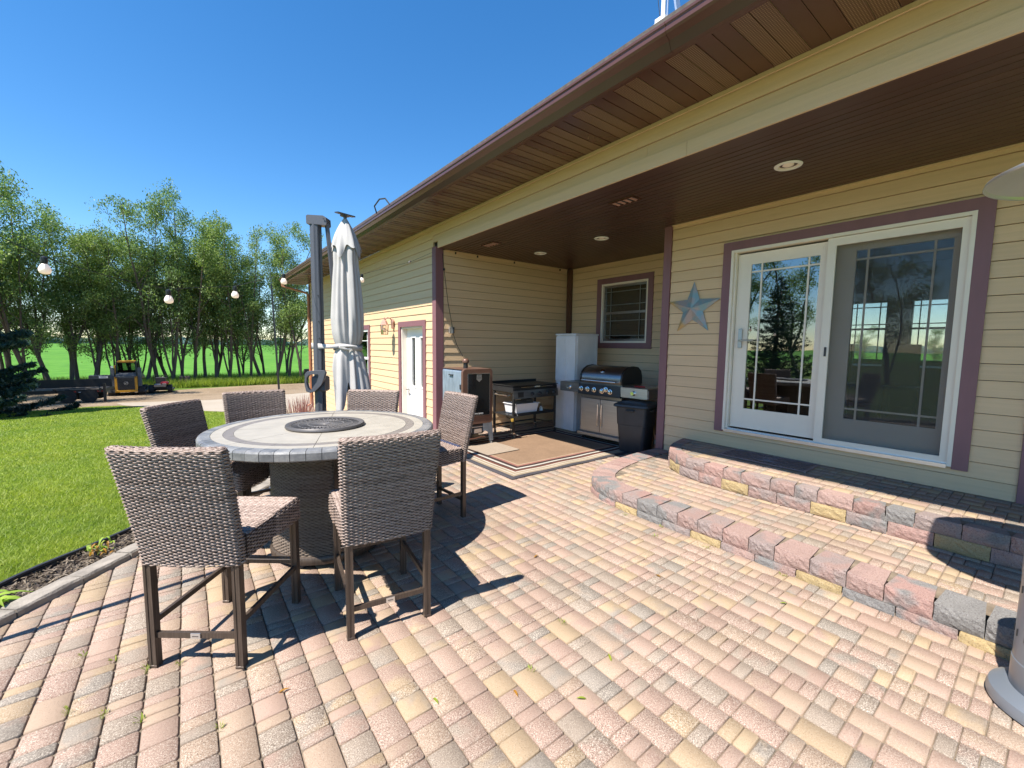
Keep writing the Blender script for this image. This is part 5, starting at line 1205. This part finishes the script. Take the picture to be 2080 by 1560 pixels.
# ================================================================== VEGETATION
def leaf_cloud(centers, sizes, spread, name, m, parent, aspect=.55, droop=0., flat=False):
    n = len(centers); a = rng.normal(0, 1, (n, 3)); a[:, 2] -= droop; a /= np.linalg.norm(a, axis=1)[:, None]+1e-9
    b = rng.normal(0, 1, (n, 3)); b -= (b*a).sum(1)[:, None]*a; b /= np.linalg.norm(b, axis=1)[:, None]+1e-9
    s = sizes[:, None]; c = centers+rng.normal(0, 1, (n, 3))*spread
    V = np.stack([c-a*s*.5, c+b*s*aspect*.5, c+a*s*.5, c-b*s*aspect*.5], 1).reshape(-1, 3)
    F = np.arange(4*n).reshape(n, 4); return npmesh(name, V, F, M[m], parent)
def tree_proto(name, H, r0, stems, nleaf, lean, leafsize, seed):
    """several upright stems from low forks, each with side branches that carry separate clumps of leaves"""
    R = random.Random(seed); t = empty(name); mb = MB(); clumps = []
    for si in range(stems):
        az = R.uniform(0, 6.28); tilt = R.uniform(.03, .20) if stems > 1 else .03; top = H*(1 if si == 0 else R.uniform(.66, .95)); f0 = H*R.uniform(.06, .24) if si else 0
        p = Vector((0, 0, -.15))
        if si:
            kk_ = f0/H*11; ii_ = min(10, int(kk_)); p = main[0][ii_].lerp(main[0][ii_+1], kk_-ii_)
        d = Vector((math.cos(az)*tilt+lean[0], math.sin(az)*tilt+lean[1], 1)).normalized(); r = r0*(1 if si == 0 else R.uniform(.5, .75)); n = 11
        pts = [p.copy()]; rad = [r]
        for i in range(n):
            d = (d+Vector((R.gauss(0, .075), R.gauss(0, .075), .03))).normalized(); p = p+d*((top-f0)/n); pts.append(p.copy()); rad.append(max(.006, r*(1-.93*((i+1)/n)**1.1)))
        if si == 0: main = (pts, rad)
        mb.tube(pts, rad, 7)
        nb = int(15*top/H)
        for b_ in range(nb):
            u = .20+.80*((b_+R.random())/nb); k = u*n; i = min(n-1, int(k)); q = pts[i].lerp(pts[i+1], k-i); aa = R.uniform(0, 6.28); el = R.uniform(.25, 1.0)
            L = (.35+1.0*math.sin(math.pi*min(1, u*.95+.03))**.8)*R.uniform(.55, 1.15)*H/7; dd = Vector((math.cos(aa)*math.cos(el), math.sin(aa)*math.cos(el), math.sin(el))); br = [q.copy()]; e = q.copy()
            for m_ in range(4): dd = (dd+Vector((R.gauss(0, .14), R.gauss(0, .14), .07))).normalized(); e = e+dd*L/4; br.append(e.copy())
            bare = R.random() < .10
            mb.tube(br, [rad[i]*.38+.003, rad[i]*.28+.003, rad[i]*.2+.003, .006, .003], 4)
            if bare: continue
            w_ = R.choice([.5, .8, 1.2, 1.7])
            for c, s_ in ((br[4], 1.), (br[3], .8), (br[2], .45)): clumps.append((*c, w_*s_, .13+.11*R.random()))
            for _ in range(R.randint(1, 3)):
                g = br[R.randint(2, 4)]; dv = Vector((R.gauss(0, .3), R.gauss(0, .3), R.uniform(0, .35)))*H/7; mb.tube([g, g+dv*.5, g+dv], [.007, .005, .002], 3); clumps.append((*(g+dv), w_*.9, .10+.09*R.random()))
        clumps.append((*pts[-1], 1.1, .14))
    mb.build('trunk', M['bark'], t, True)
    A = np.array(clumps); w_ = A[:, 3]/A[:, 3].sum(); idx = rng.choice(len(A), nleaf, p=w_); sz = rng.uniform(.6, 1.35, nleaf)*leafsize
    g = rng.normal(0, 1, (nleaf, 3)); g *= (np.minimum(np.linalg.norm(g, axis=1), 1.9)/np.linalg.norm(g, axis=1))[:, None]
    leaf_cloud(A[idx, :3]+g*A[idx, 4:5]*np.array([1.15, 1.15, .9]), sz, .0, 'crown', 'leaf', t, .42, .1)
    return t
protos = []
for k, (H, r0, st_n, nl, ln, sd_) in enumerate([(7.0, .085, 3, 11500, (.03, .02), 3), (7.2, .095, 3, 12000, (-.08, .03), 8), (6.6, .08, 2, 9500, (.10, .0), 15), (7.3, .09, 3, 11500, (0, -.03), 22), (5.8, .07, 4, 11500, (-.03, .04), 31), (6.8, .08, 2, 9000, (.14, .02), 44)]):
    protos.append(tree_proto('windbreak_tree', H, r0, st_n, nl, ln, .088, sd_))
BS = [p_.scale[0] for p_ in protos]
ORD = ['first', 'second', 'third', 'fourth', 'fifth', 'sixth', 'seventh', 'eighth', 'ninth', 'tenth', 'eleventh', 'twelfth', 'thirteenth', 'fourteenth', 'fifteenth', 'sixteenth', 'seventeenth', 'eighteenth', 'nineteenth', 'twentieth', 'twenty-first', 'twenty-second']
front = [(-8.93, 0, 41.2, 1.08), (-7.76, 1, 40.0, 1.05), (-7.04, 3, 40.6, 0.98), (-6.32, 2, 41.2, 0.95), (-6.05, 5, 41.8, 1.0), (-5.15, 1, 40.9, 0.85), (-4.23, 0, 41.8, 0.86), (-3.37, 4, 42.4, 0.95), (-2.51, 3, 41.8, 0.96), (-1.8, 1, 42.4, 1.02), (-0.99, 0, 41.5, 1.06), (-0.37, 4, 41.8, 1.1), (0.43, 2, 42.1, 0.95), (1.16, 3, 42.4, 0.9), (1.88, 1, 41.8, 0.98), (2.68, 0, 41.8, 0.98), (3.59, 4, 42.1, 1.05), (4.23, 5, 41.5, 0.96), (5.13, 3, 41.8, 0.95), (5.93, 1, 41.2, 0.96), (6.88, 2, 40.6, 0.98), (7.84, 0, 40.0, 0.95)]
used = set()
looks = ['airy crown', 'forked trunk', 'straight trunk', 'upright limbs', 'low branching stem', 'leaning trunk']
for k, (x, pi_, y, s) in enumerate(front):
    o = protos[pi_] if pi_ not in used else copy_tree(protos[pi_]); used.add(pi_)
    o.location = (x, y, -1.87)
    o.rotation_euler = (0, 0, random.uniform(0, 6.28)); base_s = BS[pi_]; s *= 1.93; o.scale = (base_s*s*random.uniform(.72, .85), base_s*s*random.uniform(.72, .85), base_s*s*random.uniform(.95, 1.03))
    tag(o, '%s windbreak tree from the left along the gravel yard, with %s' % (ORD[k], ['an airy crown', 'a forked trunk', 'thin limbs', 'upright limbs', 'a low branching stem', 'a leaning trunk'][pi_]), 'tree', 'windbreak trees beyond the gravel yard')
# a second row behind, filling the gaps
for k in range(13):
    pi_ = k % 6; o = copy_tree(protos[pi_]); o.location = ([-10.02, -8.92, -7.77, -6.56, -5.3, -3.97, -2.58, -1.11, 0.43, 2.05, 3.77, 5.58, 7.5][k]+random.uniform(-.3, .3), 45+random.uniform(-.6, 1.0), -1.9)
    b0 = BS[pi_]; b0 *= 1.93; o.scale = (b0*.72, b0*.72, b0*.84*random.uniform(.88, 1.0)); o.rotation_euler = (0, 0, random.uniform(0, 6.28))
    tag(o, 'slender second-row windbreak tree behind the %s front tree from the left' % ORD[min(21, int(k*1.75))], 'tree', 'second row of windbreak trees')
# trees on the left lawn (mirrored in the door glass) and behind the house
for k, (x, y, s, pi_, lb) in enumerate([(-15.5, 5.0, 1.1, 0, 'broad leafy tree on the left lawn, mirrored in the glass door'), (-17, 9.0, 1.2, 3, 'tall leafy tree on the left lawn behind the lone spruce'), (-15, 12.5, 1.1, 1, 'leafy tree at the far end of the left lawn'), (-16, 1.5, 1.1, 4, 'leafy tree on the left lawn nearest the road side'),
        (36, 4.9, .42, 1, 'green tree behind the house, seen through the right room window'), (39, 9.2, .5, 3, 'green tree behind the house, seen through the left room window'), (42, 7.4, .45, 0, 'round green tree behind the house between the room windows'), (-12.5, 29.5, 1.9, 1, 'tall tree beyond the left picture edge shading the trailer'), (-9.9, 30.6, 1.8, 4, 'bushy tree just beyond the left picture edge beside the trailer'), (-9.4, 26.4, 1.7, 4, 'bushy tree just beyond the left picture edge behind the spruce'), (-11.6, 34.5, 1.9, 3, 'tall tree beyond the left picture edge at the end of the windbreak'), (-14, 25.5, 1.8, 0, 'tall tree beyond the left picture edge behind the spruce'), (-10.2, 38.2, 1.8, 2, 'leaning tree at the left end of the gravel yard')]):
    o = copy_tree(protos[pi_]); b0 = BS[pi_]; o.location = (x, y, -.06+TZ(y)); o.scale = (b0*s,)*3; o.rotation_euler = (0, 0, k*1.3); tag(o, lb, 'tree', 'lawn trees')
# spruces
def spruce(loc_, H, R0, lb, n=26000):
    t = empty('spruce_tree', loc_, random.uniform(0, 6), lb, 'tree'); mb = MB(); mb.tube([(0, 0, -.1), (0, 0, H*.5), (0, 0, H)], [.11, .06, .01], 7)
    C_ = []; S_ = []
    z = .15
    while z < H-.1:
        nb = 10 if z < H*.6 else 7; R_ = R0*(1-z/H)**.85+.05; K = H/4.6
        for k in range(nb):
            a = random.uniform(0, 6.28); L = R_*random.uniform(.75, 1.08); zz = z+random.uniform(-.06, .06); pts = [(L*u*math.cos(a), L*u*math.sin(a), zz-.16*L*math.sin(u*2.4)+.10*L*u*u) for u in (0, .35, .7, 1)]
            mb.tube(pts, [.018, .013, .008, .003], 4)
            m_ = int((130 if n < 50000 else 420)*L/R0)+8
            for _ in range(m_):
                u = random.random()**.5; q = np.array([np.interp(u, (0, .35, .7, 1), [p[i] for p in pts]) for i in range(3)]); w2 = .30*L*(1-u)*.8+.06
                C_.append(q+np.array([random.uniform(-w2, w2)*-math.sin(a), random.uniform(-w2, w2)*math.cos(a), random.uniform(-.07, .02)])); S_.append(random.uniform(.09, .16)*K**.8)
        z += .17*K
    mb.build('trunk', M['bark'], t, True); C_ = np.array(C_); S_ = np.array(S_)
    idx = rng.integers(0, len(C_), min(n, len(C_)*3)); leaf_cloud(C_[idx], S_[idx], .025, 'crown', 'needle', t, .22, .25); return t
spruce((-7.0, 21.4, -1.04), 9.0, 3.6, 'dark blue spruce at the left edge beside the trailer', 150000)
spruce((-10.0, 7.7, -.05), 4.7, 1.6, 'lone dark spruce on the left lawn, mirrored in the glass door', 14000)
# distant treeline
mb = MB()
for k in range(90):
    a = math.radians(-60+k*1.6); r = 620+random.uniform(-40, 40); x, y = r*math.sin(a), r*math.cos(a); h = random.uniform(5, 10); w_ = random.uniform(9, 16)
    prof_ = [(w_, 0), (w_*.95, h*.5), (w_*.7, h*.85), (.3, h)]; mb.lathe(prof_, (x, y, -1.9), 7)
tag(mb.build('far_treeline', M['hills'], None, True), kind='stuff')
# tall grass strip at the tree line, and lawn blades
def blades(name, n, sampler, h0, h1, w0, m, lab, cat, lean=.45):
    P = sampler(n); n = len(P); d = np.hypot(P[:, 0], P[:, 1]); a = rng.uniform(0, 6.283, n); h = rng.uniform(h0, h1, n); w_ = w0*np.clip(d/4, .8, 4)*rng.uniform(.7, 1.3, n)
    la = rng.uniform(0, 6.283, n); ll = h*lean*rng.uniform(.2, 1.4, n)
    ax_ = np.stack([np.cos(a)*w_/2, np.sin(a)*w_/2, np.zeros(n)], 1); top = np.stack([np.cos(la)*ll, np.sin(la)*ll, h], 1)
    V = np.stack([P-ax_, P+ax_, P+top], 1).reshape(-1, 3); F = np.arange(3*n).reshape(n, 3); o = npmesh(name, V, F, M[m]); return tag(o, lab, cat, kind='stuff')
lawn_poly = [p for p in offset(CURB, .53)][:-2] + LE[::-1] + [(-70, -5), (-2.8, -1.2)]
def samp_lawn(n):
    out = []
    LP = np.array(lawn_poly)
    def ins(X, Y):
        c = np.zeros(len(X), bool); j = len(LP)-1
        for i in range(len(LP)):
            xi, yi = LP[i]; xj, yj = LP[j]; k = ((yi > Y) != (yj > Y)) & (X < (xj-xi)*(Y-yi)/(yj-yi+1e-12)+xi); c ^= k; j = i
        return c
    tot = 0
    while tot < n:
        m = n; y = 3.4*(25/3.4)**rng.uniform(0, 1, m); f = rng.uniform(-.34, .24, m); x = f*y; k = ins(x, y); P = np.stack([x[k], y[k], -.056+TZa(y[k])], 1); out.append(P); tot += len(P)
    return np.concatenate(out)[:n]
blades('lawn_grass', 330000, samp_lawn, .012, .038, .0044, 'grassblade', 'short sunlit lawn grass left of the patio', 'grass', 1.1)
def samp_strip(n):
    x = rng.uniform(-14, 16, n); y = 38.9+rng.uniform(0, 1, n)**1.3*8; return np.stack([x, y, np.full(n, -1.88)], 1)
blades('tall_grass', 60000, samp_strip, .2, .75, .012, 'grassblade', 'long rough grass under the windbreak trees', 'grass', .4)
# mulch chips
n = 9000; eo = offset(CURB, .30); segL = np.array(eo); t_ = rng.uniform(6, len(eo)-2, n); i_ = t_.astype(int); f_ = (t_-i_)[:, None]; P = segL[i_]*(1-f_)+segL[i_+1]*f_
T = segL[i_+1]-segL[i_]; T /= np.linalg.norm(T, axis=1)[:, None]; P = P+np.stack([-T[:, 1], T[:, 0]], 1)*rng.uniform(-.17, .19, n)[:, None]
cc = np.concatenate([P, rng.uniform(-.036, -.012, (n, 1))+TZa(P[:, 1:2])], 1); a = rng.normal(0, 1, (n, 3)); a[:, 2] *= .35; a /= np.linalg.norm(a, axis=1)[:, None]; b = np.cross(a, np.tile((0, 0, 1.), (n, 1))+rng.normal(0, .3, (n, 3))); b /= np.linalg.norm(b, axis=1)[:, None]
L_ = rng.uniform(.015, .055, (n, 1)); W_ = rng.uniform(.004, .010, (n, 1)); V = np.stack([cc-a*L_/2-b*W_/2, cc-a*L_/2+b*W_/2, cc+a*L_/2+b*W_/2, cc+a*L_/2-b*W_/2], 1).reshape(-1, 3)
tag(npmesh('mulch', V, np.arange(4*n).reshape(n, 4), M['mulch']), 'dark shredded bark mulch in the narrow bed', 'mulch', kind='stuff')
# hosta at the left edge, weeds, salvia spikes
def leaf_blade(mb, base, az, L, w_, up, curl, n=5):
    d = Vector((math.cos(az), math.sin(az), 0)); s = Vector((-d.y, d.x, 0)); P = []
    for i in range(n+1):
        t = i/n; c = Vector(base)+d*L*t*(.55+.45*t)+Vector((0, 0, up*math.sin(t*2.3)-curl*t*t)); ww = w_*math.sin(math.pi*min(1, t*.92+.08))**.8
        P += [c-s*ww/2+Vector((0, 0, ww*.18)), c, c+s*ww/2+Vector((0, 0, ww*.18))]
    mb.add(P, [(3*i+j, 3*i+j+1, 3*i+j+4, 3*i+j+3) for i in range(n) for j in range(2)])
hs_ = empty('hosta_plant', (-.985, 3.52, -.03), 0, 'bright green leafy hosta at the left edge of the picture', 'plant'); 
for k in range(30):
    mb = MB(); leaf_blade(mb, (random.uniform(-.03, .03), random.uniform(-.03, .03), 0), random.uniform(0, 6.28), random.uniform(.12, .24), random.uniform(.03, .05), random.uniform(.06, .14), random.uniform(.0, .06)); mb.build('leaf', M['hosta'], hs_, True)
wd = empty('weed_plant', (-.56, 4.17, -.03), 0, 'small weed with green and reddish leaves in the mulch bed', 'plant')
for k in range(34):
    mb = MB(); o_ = (random.uniform(-.07, .07), random.uniform(-.11, .05), random.uniform(0, .05)); leaf_blade(mb, o_, random.uniform(0, 6.28), random.uniform(.03, .07), .016, random.uniform(.01, .05), .01, 3); mb.build('leaf', M['redweed'] if o_[1] < -.05 and random.random() < .7 else M['hosta' if random.random() < .5 else 'weed'], wd)
for q, (x, y, lb) in enumerate(((1.78, 9.3, 'clump of pinkish salvia spikes nearest the table'), (1.98, 10.2, 'middle clump of pinkish salvia spikes in the narrow bed'), (2.18, 11.2, 'clump of pinkish salvia spikes furthest along the bed, by the driveway'))):
    t = empty('salvia_clump', (x, y, -.03+TZ(y)), 0, lb, 'plant', 'salvia clumps in the bed'); mb = MB(); m2 = MB()
    for k in range(55):
        a = random.uniform(0, 6.28); r = random.uniform(0, .28); bx, by = r*math.cos(a), r*math.sin(a); h = random.uniform(.30, .62); lx, ly = bx*.5+random.gauss(0, .05), by*.5+random.gauss(0, .05)
        mb.tube([(bx, by, 0), (bx+lx*.5, by+ly*.5, h*.55), (bx+lx, by+ly, h)], [.003, .006, .002], 4)
        for _ in range(7): leaf_blade(m2, (bx+random.gauss(0, .02), by+random.gauss(0, .02), random.uniform(.0, h*.35)), random.uniform(0, 6.28), random.uniform(.05, .10), .022, .03, .01, 2)
    mb.build('flower_spikes', M['salvia'], t); m2.build('foliage', M['weed'], t)
# a few fallen leaves on the pavers
for k, (x, y) in enumerate([(.77, 1.53), (1.07, 1.36), (1.29, 1.14), (2.4, 1.55), (1.55, 1.22), (.25, 1.95), (2.75, .9), (1.9, 2.2)]):
    mb = MB(); leaf_blade(mb, (0, 0, 0), random.uniform(0, 6.28), .045, .012, .006, 0, 3); o = mb.build('fallen_leaf', M['redweed'] if k % 2 else M['weed']); o.location = (x, y, .003)
    tag(o, 'tiny fallen leaf ' + ['near the front stool, furthest left of the dry ones', 'at the bottom of the picture, left of centre', 'in the open middle of the patio, low down', 'midway between the table and the landing', 'just right of the stools shadow', 'between the legs of the left front stool', 'close to the patio heater', 'in front of the curved landing edge'][k], 'leaf', 'fallen leaves on the patio')

# ================================================================== YARD MACHINES
# flat trailer: deck long side towards the camera
TL = 3.3
tr = empty('flatbed_trailer', (-6.65, 29.5, -1.57), -.07, 'black flatbed utility trailer parked under the trees', 'trailer')
for k in range(7): part('deck_board', 'plank_wood', (-TL, TL, k*.26+.004, k*.26+.256, .60, .64), parent=tr)
mb = MB(); mb.box(-TL, TL, -.06, 0, .50, .66); mb.box(-TL, TL, 1.83, 1.89, .50, .66); mb.box(-TL-.06, -TL, -.06, 1.89, .50, .659); mb.box(TL, TL+.06, -.06, 1.89, .50, .659)
for k in range(5): mb.box(-TL+.5+k*(2*TL-1)/4-.03, -TL+.5+k*(2*TL-1)/4+.03, 0, 1.83, .52, .597)
mb.build('frame', M['black'], tr)
for sx in (2.0, 2.75):
    for sy in (-.02, 1.85):
        t = MB().lathe([(.20, -.1), (.33, -.09), (.34, 0), (.33, .09), (.20, .1)], (sx, sy, .34), 22, 'y').build('wheel', M['rubber'], tr, True); MB().lathe([(.19, -.085), (.19, .085)], (sx, sy, .34), 18, 'y').build('rim', M['steel_dark'], t)
mb = MB(); mb.box(1.6, 3.15, -.12, .10, .70, .74, .01); mb.box(1.53, 1.6, -.12, .10, .52, .72); mb.box(3.15, 3.22, -.12, .10, .52, .72); mb.box(-3.3, 3.3, 1.80, 1.86, .66, 1.05); mb.build('fender', M['black'], tr)
for k, x in enumerate((TL-.12, TL-1.1)): part('marker_light', 'red_led', (x-.11, x+.11, -.068, -.06, .53, .59), parent=tr)
part('reflector_strip', 'white', (TL-.9, TL-.65, -.067, -.06, .52, .55), parent=tr); part('reflector_strip', 'white', (-TL+1.2, -TL+1.4, -.067, -.06, .57, .6), (-TL+2.2, -TL+2.4, -.067, -.06, .57, .6), parent=tr)
mb = MB(); mb.box(TL+.0, TL+.1, -.16, -.06, -.0, .95); mb.box(TL-.06, TL+.18, -.24, .02, 0, .02); mb.box(TL-.0, TL+.12, -.17, -.05, .45, .53); mb.build('jack_stand', M['black'], tr)
part('warning_decal', 'white', (TL+.01, TL+.09, -.163, -.161, .47, .51), parent=tr)
# compact track loader, rear towards the camera
tl = empty('track_loader', (-3.0, 35.6, -1.87), -.02, 'yellow and black compact track loader parked beside the trailer', 'loader')
for s in (-1, 1):
    P = [(-.25, .0), (1.45, .0), (1.75, .22), (1.65, .48), (.1, .62), (-.35, .5), (-.45, .22)]
    tk = MB(); tk.prism([(s*.0+p[0], p[1]) for p in P], 'x', 0, .01)
    mb = MB(); V = []
    for xx in (s*.52, s*.86): V += [(xx, p[0], p[1]) for p in P]
    n = len(P); mb.add(V, [tuple(range(n)), tuple(range(n, 2*n))[::-1]] + [(i, n+i, n+(i+1) % n, (i+1) % n) for i in range(n)]); t_o = mb.build('track', M['rubber'], tl)
    for yy in (-.1, .35, .75, 1.15, 1.5): MB().lathe([(.15, -.01), (.15, .01)], (s*.87, yy, .2), 16, 'x').build('roller', M['steel_dark'], t_o)
mb = MB(); mb.box(-.50, .50, -.45, 1.5, .28, .62); mb.box(-.52, .52, -.52, -.42, .22, .36, .02); mb.box(-.52, -.40, -.50, -.2, .36, 1.18); mb.box(.40, .52, -.50, -.2, .36, 1.18); mb.build('body', M['yellow'], tl); part('engine_bay', 'black', (-.5, .5, -.2, 1.4, .62, 1.0), parent=tl)
mb = MB(); rbox2(mb, -.40, .40, -.52, -.44, .37, 1.10, .05); mb.build('rear_grille', M['black'], tl)
mb = MB()
for k in range(9): mb.box(-.34, .34, -.528, -.52, .44+k*.065, .452+k*.065)
mb.build('grille_bar', M['dark'], tl)
mb = MB(); mb.add([(-.50, -.50, 1.08), (.50, -.50, 1.08), (.48, -.10, 1.32), (-.48, -.10, 1.32), (-.50, -.50, 1.2), (.50, -.50, 1.2), (.44, -.10, 1.40), (-.44, -.10, 1.40)], [(3, 2, 1, 0), (4, 5, 6, 7), (0, 1, 5, 4), (1, 2, 6, 5), (2, 3, 7, 6), (3, 0, 4, 7)]); mb.build('engine_hood', M['loader_grey'], tl)
MB().lathe([(.10, -.004), (.10, .004)], (0, -.532, .78), 20, 'y').build('emblem_ring', M['alu'], tl).scale = (1, 1, 1)
MB().lathe([(.088, -.004), (.088, .004)], (0, -.535, .78), 20, 'y').build('emblem', M['black'], tl)
mb = MB(); mb.bar((-.06, -.542, .75), (.0, -.542, .80), .02, .01); mb.bar((.0, -.542, .80), (.055, -.542, .79), .018, .01); mb.bar((.05, -.542, .79), (.06, -.542, .83), .012, .01); mb.bar((-.03, -.542, .77), (-.05, -.542, .72), .010, .01); mb.bar((.03, -.542, .79), (.06, -.542, .745), .010, .01); mb.build('emblem_mark', M['white'], tl)
mb = MB()
for s in (-1, 1):
    mb.bar((s*.46, 1.1, .9), (s*.44, 1.0, 2.0), .08); mb.bar((s*.46, .0, 1.1), (s*.44, .10, 2.0), .07)
mb.box(-.48, .48, .02, 1.12, 1.98, 2.08, .02); mb.box(-.44, .44, 1.04, 1.08, .9, 1.5); mb.build('cab_frame', M['black'], tl)
part('cab_roof', 'yellow', (-.40, .42, -.04, .9, 2.03, 2.13), parent=tl, bev=.02); part('seat', 'black', (-.25, .25, .35, .85, .95, 1.15), (-.25, .25, .25, .35, 1.0, 1.55), parent=tl, bev=.03)
part('rear_window', 'glass_dim', (-.42, .42, .045, .05, 1.4, 1.98), parent=tl); part('side_window', 'glass_dim', (-.452, -.448, .15, 1.0, 1.1, 1.95), (.448, .452, .15, 1.0, 1.1, 1.95), parent=tl)
for s in (-1, 1):
    mb = MB(); mb.add([(s*.54, -.40, .55), (s*.54, -.05, .45), (s*.54, .05, 1.70), (s*.54, -.25, 1.70), (s*.72, -.40, .55), (s*.72, -.05, .45), (s*.72, .05, 1.70), (s*.72, -.25, 1.70)], [(0, 1, 2, 3), (7, 6, 5, 4), (0, 4, 5, 1), (1, 5, 6, 2), (2, 6, 7, 3), (3, 7, 4, 0)]); mb.build('lift_arm_post', M['loader_grey'], tl)
    mb = MB(); mb.bar((s*.63, -.15, 1.35), (s*.63, 1.9, 1.0), .14, .22); mb.build('lift_arm', M['loader_grey'], tl)
part('side_panel', 'yellow', (-.56, -.50, -.05, .3, 1.25, 1.85), parent=tl)
ta = MB(); ta.box(-1.7, -.55, -.1, .25, 1.02, 1.28, .03); ta.box(-1.6, -.9, 0, .9, .62, 1.0, .03); ta.build('loader_attachment', M['loader_grey'], tl)
o = part('decal', 'white', (-1.25, -.85, -.104, -.101, 1.09, 1.22), parent=tl); text_obj('lettering', '333G', .12, (-1.05, -.106, 1.155), (math.pi/2, 0, 0), M['dark'], tl, .001)
MB().lathe([(.06, -.01), (.06, .03)], (-.62, -.28, 1.78), 12, 'y').build('work_light', M['white'], tl, True)
# zero-turn mower
mw = empty('zero_turn_mower', (-1.42, 35.9, -1.87), -.05, 'dark zero-turn mower with a red rear cover beside the loader', 'mower')
for s in (-1, 1):
    t_o = MB().lathe([(.12, -.13), (.27, -.12), (.29, 0), (.27, .12), (.12, .13)], (s*.48, .05, .27), 22, 'x').build('rear_wheel', M['rubber'], mw, True); MB().lathe([(.12, -.135), (.12, .135)], (s*.48, .05, .27), 14, 'x').build('rim', M['steel_dark'], t_o)
    MB().lathe([(.06, -.07), (.14, -.06), (.14, .06), (.06, .07)], (s*.45, 1.5, .14), 16, 'x').build('front_caster', M['rubber'], mw, True)
    mb = MB(); mb.tube([(s*.25, .55, .6), (s*.32, .6, .95), (s*.05, .75, 1.0)], .018, 6); mb.build('steering_lever', M['black'], mw, True)
mb = MB(); mb.box(-.34, .34, -.05, 1.5, .28, .42, .02); mb.box(-.65, .65, .55, 1.25, .12, .26, .04); mb.build('chassis', M['black'], mw)
mb = MB(); mb.box(-.30, .30, -.25, .25, .38, .62, .05); mb.build('engine', M['steel_dark'], mw)
mb = MB(); mb.box(.02, .46, -.28, .1, .58, .74, .05); mb.build('rear_cover', M['red'], mw)
mb = MB(); mb.box(-.26, .26, .35, .8, .56, .66, .04); mb.box(-.26, .26, .28, .38, .6, 1.02, .04); mb.build('seat', M['black'], mw)
mb = MB(); mb.tube([(-.33, .1, .4), (-.33, .05, 1.15), (.33, .05, 1.15), (.33, .1, .4)], .025, 8); mb.build('roll_bar', M['black'], mw, True)
part('badge', 'white', (.12, .32, -.285, -.28, .60, .625), parent=mw)
# small things at the edge of the gravel
for k, (x, y) in enumerate(((-.3, 40.4), (.0, 40.1))):
    o = MB().lathe([(.16, 0), (.18, .02), (.18, .72), (.14, .8)], n=12).build('stump', M['bark']); o.location = (x, y, -1.88); tag(o, 'short dark stump standing in the grass at the %s of the pair' % ('left' if k == 0 else 'right'), 'stump', 'stumps by the tree line')
o = MB().lathe([(.34, 0), (.38, .1), (.36, 1.0), (.30, 1.1)], n=14).build('stump', M['bark'], None, True); o.location = (8.45, 40.6, -1.88); tag(o, 'dark tree stump on the grass just left of the garage corner', 'stump')
